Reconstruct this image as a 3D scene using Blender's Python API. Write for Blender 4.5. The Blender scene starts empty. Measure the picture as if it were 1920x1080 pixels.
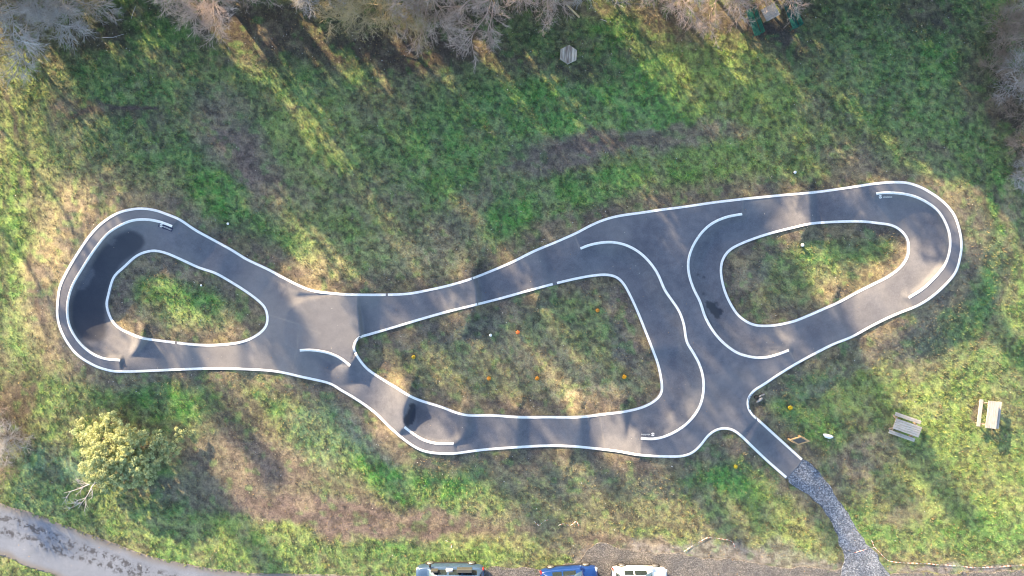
import bpy, math, random
import numpy as np
from mathutils import Vector, Matrix

# ------------------------------------------------------------------ camera
PPM = 28.0            # photograph pixels per metre on the ground
CAMZ = 46.3
sc = bpy.context.scene
col = sc.collection
cd = bpy.data.cameras.new("drone_camera")
cam = bpy.data.objects.new("drone_camera", cd); col.objects.link(cam)
cam.location = (0, 0, CAMZ)
cd.sensor_width = 36.0
cd.lens = 18.0 * CAMZ / (960 / PPM)
cd.clip_end = 3000
sc.camera = cam

# ------------------------------------------------------------------ light
SUN_EL = math.radians(19.0)
SX, SY = -0.62, 0.785                     # towards the sun, in plan (x right, y up the picture)
world = bpy.data.worlds.new("World"); sc.world = world; world.use_nodes = True
nt = world.node_tree
sky = nt.nodes.new('ShaderNodeTexSky'); sky.sky_type = 'NISHITA'; sky.sun_disc = False
sky.sun_elevation = SUN_EL
sky.sun_rotation = math.atan2(SX, SY)
sky.air_density = 1.0; sky.dust_density = 1.6; sky.ozone_density = 0.6
bg = nt.nodes['Background']; nt.links.new(sky.outputs[0], bg.inputs[0]); bg.inputs[1].default_value = 0.14
sd = bpy.data.lights.new("sun", 'SUN'); sd.energy = 5.0; sd.angle = math.radians(0.6); sd.color = (1.0, 0.73, 0.42)
so = bpy.data.objects.new("sun", sd); col.objects.link(so)
sdir = Vector((SX * math.cos(SUN_EL), SY * math.cos(SUN_EL), math.sin(SUN_EL)))
so.rotation_euler = sdir.to_track_quat('Z', 'Y').to_euler()
so.location = (0, 0, 60)
sc.view_settings.view_transform = 'Standard'; sc.view_settings.look = 'None'
sc.view_settings.gamma = 1; sc.view_settings.exposure = 1.90
sc.cycles.filter_width = 1.1

RS = np.random.RandomState(7)
random.seed(7)

# ------------------------------------------------------------------ helpers
def W(u, v, z=0.0):
    """ground survey: plan position of the point seen at photo pixel (u, v) at height z"""
    k = (CAMZ - z) / CAMZ / PPM
    return ((u - 960) * k, (540 - v) * k, z)

def Wn(U, V, Z):
    k = (CAMZ - Z) / CAMZ / PPM
    return np.stack([(U - 960) * k, (540 - V) * k, Z], -1)

def tag(o, label=None, cat=None, group=None, kind=None):
    if label: o['label'] = label
    if cat: o['category'] = cat
    if group: o['group'] = group
    if kind: o['kind'] = kind
    return o

def empty(name, loc=(0, 0, 0), rz=0.0):
    o = bpy.data.objects.new(name, None); col.objects.link(o)
    o.location = loc; o.rotation_euler = (0, 0, rz); o.empty_display_size = 0.2
    return o

def mesh_obj(name, verts, faces, mats, parent=None, smooth=False, mat_idx=None):
    me = bpy.data.meshes.new(name)
    me.from_pydata([tuple(map(float, p)) for p in verts], [], faces)
    if not isinstance(mats, (list, tuple)): mats = [mats]
    for m in mats: me.materials.append(m)
    if mat_idx is not None: me.polygons.foreach_set('material_index', mat_idx)
    if smooth: me.polygons.foreach_set('use_smooth', [True] * len(me.polygons))
    me.update()
    o = bpy.data.objects.new(name, me); col.objects.link(o)
    if parent is not None: o.parent = parent
    return o

def np_mesh(name, V, F, mat, colors=None, smooth=False, parent=None, attrs=None):
    """V (n,3), F (m,k) numpy with k = 3 or 4"""
    me = bpy.data.meshes.new(name)
    n, m, k = len(V), len(F), F.shape[1]
    me.vertices.add(n); me.vertices.foreach_set('co', np.asarray(V, np.float32).ravel())
    me.loops.add(m * k); me.loops.foreach_set('vertex_index', np.asarray(F, np.int32).ravel())
    me.polygons.add(m); me.polygons.foreach_set('loop_start', np.arange(0, m * k, k, dtype=np.int32))
    if smooth: me.polygons.foreach_set('use_smooth', np.ones(m, bool))
    me.update(calc_edges=True)
    if colors is not None:
        a = me.attributes.new('Col', 'FLOAT_COLOR', 'POINT')
        c = np.ones((n, 4), np.float32); c[:, :3] = colors
        a.data.foreach_set('color', c.ravel())
    for nm, arr in (attrs or {}).items():
        a = me.attributes.new(nm, 'FLOAT', 'POINT'); a.data.foreach_set('value', np.asarray(arr, np.float32))
    me.materials.append(mat)
    o = bpy.data.objects.new(name, me); col.objects.link(o)
    if parent is not None: o.parent = parent
    return o

class MB:
    def __init__(s): s.v = []; s.f = []
    def add(s, v, f):
        b = len(s.v); s.v += [tuple(p) for p in v]; s.f += [tuple(i + b for i in q) for q in f]; return s
    def box(s, c, size, rz=0.0, tilt=None, bev=0.0):
        x, y, z = [d / 2 for d in size]
        M = Matrix.Rotation(rz, 3, 'Z')
        if tilt: M = M @ Matrix.Rotation(tilt[1], 3, tilt[0])
        b = min(bev, x * .4, y * .4, z * .4)
        if b <= 0:
            P = [(i * x, j * y, k * z) for k in (-1, 1) for j in (-1, 1) for i in (-1, 1)]
            F = [(0, 2, 3, 1), (4, 5, 7, 6), (0, 1, 5, 4), (2, 6, 7, 3), (0, 4, 6, 2), (1, 3, 7, 5)]
        else:
            P = []
            for k, q in ((-1, b), (-1, 0), (1, 0), (1, b)):
                zz = k * z if q else k * (z - b)
                for (i, j) in ((-1, -1), (1, -1), (1, 1), (-1, 1)):
                    P.append((i * (x - q), j * (y - q), zz))
            F = [(3, 2, 1, 0), (12, 13, 14, 15)]
            for r in range(3):
                for q in range(4):
                    F.append((r * 4 + q, r * 4 + (q + 1) % 4, r * 4 + 4 + (q + 1) % 4, r * 4 + 4 + q))
        s.add([tuple(M @ Vector(p) + Vector(c)) for p in P], F); return s
    def tube(s, pts, rads, n=6, cap=True):
        pts = [Vector(p) for p in pts]
        if not hasattr(rads, '__len__'): rads = [rads] * len(pts)
        P = []; F = []
        for i, p in enumerate(pts):
            d = (pts[min(i + 1, len(pts) - 1)] - pts[max(i - 1, 0)]).normalized()
            a = d.cross(Vector((0, 0, 1)))
            if a.length < 1e-3: a = Vector((1, 0, 0))
            a.normalize(); b = d.cross(a)
            for k in range(n):
                t = 2 * math.pi * k / n
                P.append(tuple(p + (a * math.cos(t) + b * math.sin(t)) * rads[i]))
        for i in range(len(pts) - 1):
            for k in range(n):
                F.append((i * n + k, i * n + (k + 1) % n, (i + 1) * n + (k + 1) % n, (i + 1) * n + k))
        if cap: F += [tuple(range(n))[::-1], tuple(range((len(pts) - 1) * n, len(pts) * n))]
        s.add(P, F); return s
    def build(s, name, mat, parent=None, smooth=False):
        return mesh_obj(name, s.v, s.f, mat, parent, smooth)

# value noise -------------------------------------------------------
_lat = np.random.RandomState(3).rand(8, 256, 256)
def vnoise(x, y, scale, k=0):
    x = np.asarray(x, float) / scale + 1000.3 * (k + 1) * 0.37; y = np.asarray(y, float) / scale + 517.7 + 31.1 * k
    xi = np.floor(x).astype(int); yi = np.floor(y).astype(int); fx = x - xi; fy = y - yi
    fx = fx * fx * (3 - 2 * fx); fy = fy * fy * (3 - 2 * fy)
    L = _lat[k % 8]; g = lambda a, b: L[a & 255, b & 255]
    return (g(xi, yi) * (1 - fx) + g(xi + 1, yi) * fx) * (1 - fy) + (g(xi, yi + 1) * (1 - fx) + g(xi + 1, yi + 1) * fx) * fy
def fbm(x, y, scale, oct=4, k=0):
    s = 0; a = 1; t = 0
    for i in range(oct):
        s = s + a * vnoise(x, y, scale / 2 ** i, k + i); t += a; a *= .55
    return s / t
def sstep(a, b, x):
    t = np.clip((x - a) / (b - a), 0, 1); return t * t * (3 - 2 * t)

def resample(pts, closed=False, step=4.0):
    P = np.array(pts, float); n = len(P); out = []
    idx = range(n if closed else n - 1)
    for i in idx:
        if closed: p0, p1, p2, p3 = P[i - 1], P[i], P[(i + 1) % n], P[(i + 2) % n]
        else: p0, p1, p2, p3 = P[max(i - 1, 0)], P[i], P[i + 1], P[min(i + 2, n - 1)]
        m = max(1, int(round(np.hypot(*(p2 - p1)) / step)))
        for j in range(m):
            t = j / m
            out.append(.5 * ((2 * p1) + (-p0 + p2) * t + (2 * p0 - 5 * p1 + 4 * p2 - p3) * t * t + (-p0 + 3 * p1 - 3 * p2 + p3) * t ** 3))
    if not closed: out.append(P[-1])
    out = np.array(out)
    for _ in range(2):                       # relax the traced kinks
        q = out.copy()
        if closed: q = (np.roll(out, 1, 0) + 2 * out + np.roll(out, -1, 0)) / 4
        else: q[1:-1] = (out[:-2] + 2 * out[1:-1] + out[2:]) / 4
        out = q
    return out

def dist(U, V, P, closed=False, far=120.0):
    """distance of points to a polyline and offset vector, only where closer than far"""
    U = np.asarray(U, float); V = np.asarray(V, float); sh = U.shape
    u = U.ravel(); v = V.ravel()
    D = np.full(u.shape, 1e4); DX = np.zeros_like(u); DY = np.zeros_like(u)
    m = np.where((u > P[:, 0].min() - far) & (u < P[:, 0].max() + far) & (v > P[:, 1].min() - far) & (v < P[:, 1].max() + far))[0]
    if len(m):
        a = u[m]; b = v[m]; dd = np.full(a.shape, 1e8); dx = np.zeros_like(a); dy = np.zeros_like(a)
        Q = np.vstack([P, P[:1]]) if closed else P
        for i in range(len(Q) - 1):
            ex, ey = Q[i + 1] - Q[i]; l2 = ex * ex + ey * ey + 1e-9
            px = a - Q[i, 0]; py = b - Q[i, 1]
            t = np.clip((px * ex + py * ey) / l2, 0, 1)
            qx = px - t * ex; qy = py - t * ey; q = qx * qx + qy * qy
            k = q < dd
            dd = np.where(k, q, dd); dx = np.where(k, qx, dx); dy = np.where(k, qy, dy)
        D[m] = np.sqrt(dd); DX[m] = dx; DY[m] = dy
    return D.reshape(sh), DX.reshape(sh), DY.reshape(sh)

def inside(U, V, P):
    U = np.asarray(U, float); V = np.asarray(V, float); r = np.zeros(U.shape, bool)
    n = len(P); j = n - 1
    for i in range(n):
        xi, yi = P[i]; xj, yj = P[j]
        if yi != yj:
            c = ((yi > V) != (yj > V)) & (U < (xj - xi) * (V - yi) / (yj - yi) + xi)
            r ^= c
        j = i
    return r

# ------------------------------------------------------------------ survey of the track (photo pixels)
OUT_A = [(1503.3,861.7),(1463,825),(1430,795),(1410,776.7),(1402.7,763),(1403,748),(1413,733),(1433,720),(1463,700),(1493,681.7),(1526.7,663.3),(1563,645),(1596.7,631.7),(1630,613.3),(1663,596.7),(1690,585),(1720,573.3),(1746.7,556.7),(1773,533.3),(1791.7,510),(1800,483),(1802.7,460),(1800,436),(1791,406.7),(1777.8,387.8),(1761,372.2),(1744.4,361),(1727.8,351.7),(1711,345.5),(1694.4,342.2),(1666.7,342),(1633,345.5),(1600,350.5),(1533,360),(1466.7,366),(1393.3,373.3),(1336.7,380),(1280,388.3),(1240,393.3),(1206.7,398.3),(1160,405),(1130,413.3),(1106.7,423.3),(1080,437.3),(1040,455),(1000,471.7),(960,491.7),(916.7,510),(880,524),(843.3,535),(806.7,543.3),(766.7,550.7),(723,552.7),(671.7,552.7),(640,551.7),(593.3,546.7),(566.7,538.3),(533,521.7),(500,504),(463.3,486.7),(433.3,468.3),(400,450),(366.7,431.7),(336.7,411.7),(316.7,403.3),(293.3,395),(270,391.3),(246.7,392.7),(220,400),(193.3,416.7),(170,440),(146.7,473.3),(125,510),(111.7,540),(107.7,573.3),(107.5,590),(111.7,612),(123,636.7),(143,663.3),(173,683.3),(200,693.3),(226.7,696.7),(283,695),(333,692.7),(400,690.7),(460,692),(516.7,696),(566.7,706.7),(616.7,718.3),(640,731.7),(660,743.3),(683,758.3),(706.7,776.7),(730,800),(756.7,823.3),(783,840.7),(806.7,848.3),(840,850.7),(860,849.3),(890,845),(923,841.7),(973,838.3),(1023,835.7),(1073,836.7),(1120,841.2),(1159,846),(1198,852.8),(1236.7,855.4),(1275.6,855.4),(1296.3,849.5),(1311.9,836.5),(1327.4,817),(1343,806),(1358.5,803),(1374,806),(1389.6,817),(1410,836.7),(1440,865),(1474.3,895)]
ISL = {
'left': [(200,573),(203,553),(213,520),(233,500),(253,481.7),(270,473.3),(290,470),(313,475),(343,488),(373,501.7),(403,511.7),(430,526.7),(456.7,543.3),(480,560),(496.7,576.7),(501.7,596.7),(496.7,615),(476.7,631.7),(446.7,642.7),(400,647.3),(360,646),(316.7,641),(283,636.7),(263,633),(243,625),(223,615),(208,598)],
'mid': [(664,645),(673,633),(693,626.7),(740,613),(790,598),(840,584),(890,571.7),(940,559),(990,545),(1040,531.7),(1083,521.7),(1116.7,516),(1140,515.3),(1156.7,520),(1170,533),(1183,556.7),(1196.7,586.7),(1210,620),(1223,653),(1235,686.7),(1241,720),(1240,736.7),(1230,750),(1206.7,763),(1173,771.7),(1133,776.7),(1083,782.3),(1028,782.3),(973,782.3),(923,779),(880,779),(856.7,774.3),(826.7,763),(790,751.7),(766.7,741.7),(740,725),(723,715),(690,693),(673,673),(664,656.7)],
'right': [(1351.7,503),(1355,486.7),(1366.7,470),(1386.7,458),(1420,445),(1453,435),(1486.7,426.7),(1520,419.3),(1563,416),(1613,415),(1646.7,418.3),(1670,421.7),(1686.7,430),(1700,445),(1704,463.3),(1700.7,483),(1686.7,503),(1663,520),(1640,531.7),(1606.7,548.3),(1573,566.7),(1546.7,578.3),(1513,593),(1486.7,603),(1453,610),(1423,610.7),(1403,605),(1383,590),(1368,566.7),(1358,543),(1352.7,520)]}
R1 = [(322.7,424.3),(300,416),(276.7,411.7),(250,413),(226.7,421.7),(203,436.7),(186.7,455),(170,478),(153,505),(136.7,533),(128,560),(126,586.7),(130,610),(140,630),(153,646.7),(173,663),(196.7,672.7),(225,675.3)]
R2 = [(562,657),(578,656),(594.8,657.4),(613.3,661),(631.9,668),(646.7,677.4),(656.3,685.7)]
R3 = [(1088.3,466),(1106.7,459),(1130,454.7),(1150,454.3),(1173,459.3),(1196.7,471.7),(1216.7,490),(1233,513),(1246,542.8),(1259.8,563),(1273.4,583.6),(1282,607),(1285,626),(1288.5,643),(1301.5,664),(1313,687.4),(1319,713),(1318.3,739),(1310.6,765),(1293.7,788.5),(1273,805.4),(1247,818.3),(1223.7,823),(1201.7,821.7)]
R4 = [(1391.7,401.3),(1363,406.7),(1336.7,418),(1316.7,435),(1300,460),(1291,486.7),(1291.7,513),(1300,540),(1313,566.7),(1321.7,593),(1336.7,620),(1356.7,643),(1383,661.7),(1413,670),(1436.7,670),(1456.7,665),(1479,656.7)]
R5 = [(1643,363.3),(1655.6,361.4),(1677.8,361.7),(1700,364.4),(1722,371),(1744.4,383.3),(1761,397.8),(1773,417.8),(1780,437.8),(1781.7,455),(1780,473),(1771.7,496.7),(1753,520),(1730,541.7),(1704,558)]
R6 = [(758.2,800.7),(769.3,809.4),(781.9,818),(794.4,825),(810,829.9),(826,832),(850.3,831.4)]
outer = resample(OUT_A)
isl = {k: resample(v, True) for k, v in ISL.items()}
rr = [resample(r) for r in (R1, R2, R3, R4, R5, R6)]
A_ = np.array
def oseg(a, b):
    """piece of the outer line from the point nearest a to the point nearest b"""
    i = int(np.argmin(np.hypot(outer[:, 0] - a[0], outer[:, 1] - a[1]))); j = int(np.argmin(np.hypot(outer[:, 0] - b[0], outer[:, 1] - b[1])))
    return outer[i:j + 1] if i < j else outer[j:i + 1][::-1]
def lin(*p): return resample(list(p), step=5)
# raised decks beside the berms: (outline, height, [(edge, run-off width px, exponent)])
sA = oseg((226.7, 696.7), (336.7, 411.7)); sD = oseg((748, 816), (855, 850)); sC = oseg((1625, 346), (1712, 577))
sBt = oseg((1393, 373.3), (1079, 438)); sBb = oseg((1197, 852.8), (1390, 817)); sBr = oseg((1413, 733), (1493, 681.7))
exitR = oseg((1503, 861.7), (1413, 733)); exitL = oseg((1389.6, 817), (1474, 895))
PLAT = [
 (np.vstack([rr[0], sA]), 1.35, [(rr[0], 64, 1.7), (sA, 115, 1.0), (A_([rr[0][0], sA[-1]]), 26, 1.3), (A_([rr[0][-1], sA[0]]), 30, 1.5)]),
 (np.vstack([rr[2], sBb, A_([(1405, 800), (1420, 786), (1404, 765), (1404, 745)]), sBr, rr[3][::-1], sBt]), 1.0,
   [(rr[2], 58, 1.7), (sBb, 100, 1.0), (lin((1405, 830), (1425, 790)), 110, 1.0), (sBr, 95, 1.0), (lin((1493, 681), (1479, 657)), 16, 1.1), (rr[3], 46, 1.7),
    (lin((1391.7, 401), (1393, 373)), 14, 1.1), (sBt, 90, 1.0), (lin((1079, 438), (1088, 466)), 90, 1.2), (lin((1201.7, 822), (1198, 853)), 60, 1.4)]),
 (np.vstack([rr[4], sC[::-1]]), 1.35, [(rr[4], 66, 1.6), (sC, 130, 1.0), (A_([rr[4][0], sC[0]]), 70, 1.3), (A_([rr[4][-1], sC[-1]]), 80, 1.3)]),
 (np.vstack([rr[5], sD[::-1]]), 0.85, [(rr[5], 40, 1.6), (sD, 95, 1.0), (A_([rr[5][0], sD[0]]), 80, 1.2), (A_([rr[5][-1], sD[-1]]), 16, 1.2)]),
 (np.vstack([rr[1], A_([(664, 660), (672, 634), (676, 628), (673, 600), (671, 575), (671, 552), (640, 551.7), (560, 570), (535, 600), (535, 640)])]), 0.92,
   [(rr[1], 36, 1.5), (lin((676, 634), (673, 600), (671, 575), (671, 545)), 11, 1.1), (lin((640, 551), (560, 570), (535, 600), (535, 640), (562, 657)), 120, 1.3), (lin((656, 686), (668, 664)), 60, 1.2), (lin((671, 552), (560, 548)), 60, 1.0)]),
]
# roller crests: (polyline across the lane, height, gaussian width up-sun px, width down-sun px)
CREST = [
 ([(884,520),(892,545),(893,575)], .85, 44, 8), ([(1000,468),(1008,490),(1022,540)], .38, 34, 18), ([(782,550),(796,600)], .26, 26, 22),
 ([(425,465),(400,515)], .22, 26, 24), ([(500,500),(485,560)], .14, 26, 26),
 ([(1516,362),(1518,420)], .50, 32, 13), ([(1606,350),(1612,415)], .24, 26, 18), ([(1440,366),(1438,440)], .10, 26, 20),
 ([(226,680),(245,668),(258,652),(266,634)], .62, 20, 13), ([(345,644),(352,694)], .25, 26, 22), ([(440,645),(446,692)], .2, 28, 24),
 ([(766,742),(754,770),(757,801)], .70, 34, 17), ([(690,694),(662,742)], .12, 26, 24),
 ([(851,832),(868,817),(874,797),(866,776)], .5, 18, 16), ([(968,782),(966,838)], .40, 30, 18), ([(1083,782),(1082,837)], .38, 28, 18), ([(1166,773),(1176,848)], .34, 26, 13),
 ([(1218,650),(1290,648)], .26, 24, 20),
 ([(1560,574),(1588,636)], .46, 30, 14), ([(1650,528),(1672,592)], .26, 28, 20), ([(1486,603),(1500,650)], .16, 22, 16),
 ([(1643,364),(1627,384),(1622,416)], .35, 26, 22), ([(1118,516),(1122,470)], .12, 26, 20),
]
trackpoly = outer
def sdf_track(U, V):
    d, _, _ = dist(U, V, outer, closed=True, far=150)
    ins = inside(U, V, outer)
    s = np.where(ins, np.minimum(d, 150), -np.minimum(d, 150))
    for P in isl.values():
        di, _, _ = dist(U, V, P, closed=True, far=150)
        ii = inside(U, V, P)
        s = np.minimum(s, np.where(ii, -di, np.minimum(di, 150)))
    return s
def h_track(U, V):
    U = np.asarray(U, float); V = np.asarray(V, float)
    z = 0.20 + 0.10 * (fbm(U, V, 260, 2, 5) - .5)
    for P, amp, wl, wr in CREST:
        P = resample(P, step=8)
        d, dx, dy = dist(U, V, P, far=110)
        s = dx * .85 + dy * .35
        w = np.where(s < 0, wl, wr)
        z = z + 1.22 * amp * np.exp(-(d / w) ** 2 * 1.1)
    for poly, H, edges in PLAT:
        c = np.where(inside(U, V, poly), H, 0.0)
        for P, w, e in edges:
            d, _, _ = dist(U, V, P, far=w + 2)
            c = np.maximum(c, H * np.clip(1 - d / w, 0, 1) ** e)
        k = .05                                  # soft maximum
        h = np.clip(.5 + .5 * (c - z) / k, 0, 1)
        z = z * (1 - h) + c * h + k * h * (1 - h)
    # the access arm runs down to the ground
    g = sstep(0, 110, (U - 1400) * .7 + (V - 790) * .7)
    z = np.where((V > 720) & (U > 1330), z * (1 - g) + .05 * g, z)
    return z
SLAB = .07
def h_ground(U, V, sd=None, ht=None):
    if sd is None: sd = sdf_track(U, V)
    if ht is None: ht = h_track(U, V)
    out = np.clip(-sd, 0, 150)
    f = 1 - sstep(25, 150, out)
    terr = .5 * (fbm(U, V, 420, 2, 1) - .5) + .10 * (fbm(U, V, 90, 2, 2) - .5)
    farz = np.hypot(U - 960, V - 540); terr = terr + np.clip((farz - 2500) / 12000, 0, 3) ** 1.5 * 8 * fbm(U, V, 3000, 2, 4)
    z = (ht - SLAB) * f + terr * (1 - f)
    isl_in = out > 0
    return z

def hz(u, v):
    return float(h_ground(A_([u], float), A_([v], float))[0])
def G(u, v, dz=0.0):
    z = hz(u, v) + dz
    return Vector(W(u, v, z))

# ------------------------------------------------------------------ materials
def new_mat(name, rough=.8, base=(.5, .5, .5), metallic=0.0, spec=.3, coat=0.0):
    m = bpy.data.materials.new(name); m.use_nodes = True
    b = m.node_tree.nodes['Principled BSDF']
    b.inputs['Base Color'].default_value = (*base, 1); b.inputs['Roughness'].default_value = rough
    b.inputs['Metallic'].default_value = metallic; b.inputs['Specular IOR Level'].default_value = spec
    b.inputs['Coat Weight'].default_value = coat
    return m, m.node_tree, b
def N(t, kind, **kw):
    n = t.nodes.new(kind)
    for k, v in kw.items(): setattr(n, k, v)
    return n
def noise(t, scale, detail=4, rough=.6, vec=None, dim='3D'):
    n = N(t, 'ShaderNodeTexNoise'); n.inputs['Scale'].default_value = scale; n.inputs['Detail'].default_value = detail
    n.inputs['Roughness'].default_value = rough
    if vec: t.links.new(vec, n.inputs['Vector'])
    return n
def ramp(t, fac, stops):
    r = N(t, 'ShaderNodeValToRGB'); t.links.new(fac, r.inputs[0])
    e = r.color_ramp.elements
    while len(e) < len(stops): e.new(0.5)
    for i, (p, c) in enumerate(stops):
        e[i].position = p; e[i].color = (*c, 1) if len(c) == 3 else c
    return r.outputs[0]
def mixc(t, fac, a, b, mode='MIX'):
    m = N(t, 'ShaderNodeMix'); m.data_type = 'RGBA'; m.blend_type = mode
    for s, x in ((0, fac), (6, a), (7, b)):
        if isinstance(x, (int, float)): m.inputs[s].default_value = x
        elif isinstance(x, tuple): m.inputs[s].default_value = (*x, 1)
        else: t.links.new(x, m.inputs[s])
    return m.outputs[2]
def bump(t, b, h, strength=.4, dist_=.02):
    n = N(t, 'ShaderNodeBump'); n.inputs['Strength'].default_value = strength; n.inputs['Distance'].default_value = dist_
    t.links.new(h, n.inputs['Height']); t.links.new(n.outputs[0], b.inputs['Normal'])
def pos(t): return N(t, 'ShaderNodeNewGeometry').outputs['Position']
def attr(t, nm):
    a = N(t, 'ShaderNodeAttribute'); a.attribute_name = nm; return a

# ground: mapped colours of turf, soil and dry stalks with fine procedural breakup
m_ground, t, b = new_mat('ground_mat', .95, spec=.1)
P_ = pos(t); c0 = attr(t, 'Col').outputs['Color']
n1 = noise(t, 9, 5, .7, P_); n2 = noise(t, 34, 3, .7, P_)
f1 = ramp(t, n1.outputs[0], [(.28, (.55, .55, .55)), (.72, (1.5, 1.5, 1.5))])
f2 = ramp(t, n2.outputs[0], [(.3, (.6, .6, .62)), (.7, (1.45, 1.42, 1.35))])
c1 = mixc(t, 1.0, c0, f1, 'MULTIPLY'); c2 = mixc(t, .85, c1, f2, 'MULTIPLY')
t.links.new(c2, b.inputs['Base Color'])
bump(t, b, n1.outputs[0], .9, .05)

m_grass, t, b = new_mat('grass_mat', .7, spec=.2)
t.links.new(attr(t, 'Col').outputs['Color'], b.inputs['Base Color'])

def leafmat(name, rough=.55, trans=.25):
    m, t, b = new_mat(name, rough, spec=.3)
    c = attr(t, 'Col').outputs['Color']
    t.links.new(c, b.inputs['Base Color'])
    tr = N(t, 'ShaderNodeBsdfTranslucent'); t.links.new(c, tr.inputs[0])
    mx = N(t, 'ShaderNodeMixShader'); mx.inputs[0].default_value = trans
    t.links.new(b.outputs[0], mx.inputs[1]); t.links.new(tr.outputs[0], mx.inputs[2])
    t.links.new(mx.outputs[0], t.nodes['Material Output'].inputs[0])
    return m
m_leaf = leafmat('leaf_mat')

# asphalt of the track
m_asph, t, b = new_mat('asphalt_mat', .78, spec=.35)
P_ = pos(t)
na = noise(t, 0.55, 5, .6, P_); nb = noise(t, 60, 3, .8, P_); nc = noise(t, 2.2, 6, .72, P_); nd = noise(t, 14, 4, .8, P_)
ca = ramp(t, na.outputs[0], [(.3, (.086, .093, .122)), (.7, (.130, .138, .170))])
cb = ramp(t, nb.outputs[0], [(.3, (.78, .78, .78)), (.7, (1.22, 1.22, 1.2))])
cc = ramp(t, nc.outputs[0], [(.35, (.88, .89, .91)), (.7, (1.12, 1.10, 1.08))])
cd_ = ramp(t, nd.outputs[0], [(.3, (.80, .80, .80)), (.7, (1.22, 1.22, 1.2))])
c1 = mixc(t, 1, ca, cb, 'MULTIPLY'); c1 = mixc(t, 1, c1, cd_, 'MULTIPLY'); c2 = mixc(t, 1, c1, cc, 'MULTIPLY')
dust = attr(t, 'dust').outputs['Fac']; darken = attr(t, 'darken').outputs['Fac']
c3 = mixc(t, dust, c2, (.24, .23, .22))
c4 = mixc(t, darken, c3, (.014, .019, .034))
t.links.new(c4, b.inputs['Base Color'])
rr_ = N(t, 'ShaderNodeMapRange'); t.links.new(darken, rr_.inputs[0]); rr_.inputs[3].default_value = .78; rr_.inputs[4].default_value = .5
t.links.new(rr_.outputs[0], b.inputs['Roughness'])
bump(t, b, nb.outputs[0], .25, .006)

m_white, t, b = new_mat('white_line_mat', .6)
P_ = pos(t); n1 = noise(t, 6, 4, .6, P_); n2 = noise(t, 45, 2, .6, P_)
c = ramp(t, n1.outputs[0], [(.3, (.72, .71, .69)), (.6, (.84, .84, .83))])
c2 = mixc(t, .6, c, ramp(t, n2.outputs[0], [(.25, (.75, .74, .72)), (.45, (1, 1, 1))]), 'MULTIPLY')
t.links.new(c2, b.inputs['Base Color'])
m_navy, t, b = new_mat('navy_panel_mat', .6, (.012, .016, .06))

# old lane at the bottom left
m_road, t, b = new_mat('old_road_mat', .9, spec=.15)
P_ = pos(t)
n1 = noise(t, .5, 5, .65, P_); n2 = noise(t, 30, 3, .7, P_); n3 = noise(t, 3.0, 6, .78, P_)
c1 = ramp(t, n1.outputs[0], [(.3, (.130, .152, .196)), (.7, (.185, .212, .268))])
c2 = mixc(t, 1, c1, ramp(t, n2.outputs[0], [(.3, (.75, .75, .75)), (.7, (1.25, 1.25, 1.25))]), 'MULTIPLY')
crk = N(t, 'ShaderNodeMath', operation='MULTIPLY'); t.links.new(attr(t, 'crack').outputs['Fac'], crk.inputs[0])
t.links.new(ramp(t, n3.outputs[0], [(.50, (0, 0, 0)), (.545, (1, 1, 1))]), crk.inputs[1])
c3 = mixc(t, crk.outputs[0], c2, (.058, .062, .075))
c4 = mixc(t, attr(t, 'edge').outputs['Fac'], c3, (.15, .14, .13))
t.links.new(c4, b.inputs['Base Color']); bump(t, b, n2.outputs[0], .4, .02)

# crushed stone
def gravel_mat(name, lo, hi, scale=16):
    m, t, b = new_mat(name, .9, spec=.25)
    P_ = pos(t)
    v = N(t, 'ShaderNodeTexVoronoi'); v.inputs['Scale'].default_value = scale; t.links.new(P_, v.inputs['Vector'])
    sep = N(t, 'ShaderNodeSeparateColor'); t.links.new(v.outputs['Color'], sep.inputs[0])
    n1 = noise(t, .8, 4, .6, P_); n2 = noise(t, 14, 3, .7, P_)
    c = ramp(t, sep.outputs[0], [(0, lo), (.55, tuple((a + c_) / 2.3 for a, c_ in zip(lo, hi))), (1, hi)])
    c = mixc(t, 1, c, ramp(t, n1.outputs[0], [(.3, (.65, .68, .74)), (.7, (1.25, 1.2, 1.12))]), 'MULTIPLY')
    c = mixc(t, .8, c, ramp(t, n2.outputs[0], [(.3, (.6, .6, .6)), (.7, (1.35, 1.35, 1.35))]), 'MULTIPLY')
    t.links.new(c, b.inputs['Base Color']); bump(t, b, v.outputs['Distance'], .8, .05)
    return m
m_gravel = gravel_mat('blue_gravel_mat', (.07, .085, .115), (.32, .36, .43))
m_lot = gravel_mat('lot_gravel_mat', (.085, .083, .085), (.25, .245, .245), 22)

def wood_mat(name, a, b_, axis_scale=(1, 12, 12)):
    m, t, b = new_mat(name, .85, spec=.15)
    tc = N(t, 'ShaderNodeTexCoord'); mp = N(t, 'ShaderNodeMapping'); mp.inputs['Scale'].default_value = axis_scale
    t.links.new(tc.outputs['Object'], mp.inputs['Vector'])
    n1 = noise(t, 3, 4, .6, mp.outputs[0]); n2 = noise(t, 1.2, 2, .5, tc.outputs['Object'])
    c = ramp(t, n1.outputs[0], [(.3, a), (.7, b_)])
    c = mixc(t, .5, c, ramp(t, n2.outputs[0], [(.3, (.7, .68, .66)), (.7, (1.25, 1.22, 1.2))]), 'MULTIPLY')
    t.links.new(c, b.inputs['Base Color']); return m
m_wood = wood_mat('weathered_wood_mat', (.30, .285, .26), (.52, .50, .47))
m_woodd = wood_mat('brown_wood_mat', (.25, .19, .14), (.42, .34, .27))
m_newwood = wood_mat('new_wood_mat', (.50, .30, .14), (.68, .45, .25))
m_green, _, _ = new_mat('green_metal_mat', .5, (.01, .085, .075), spec=.4)
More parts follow.
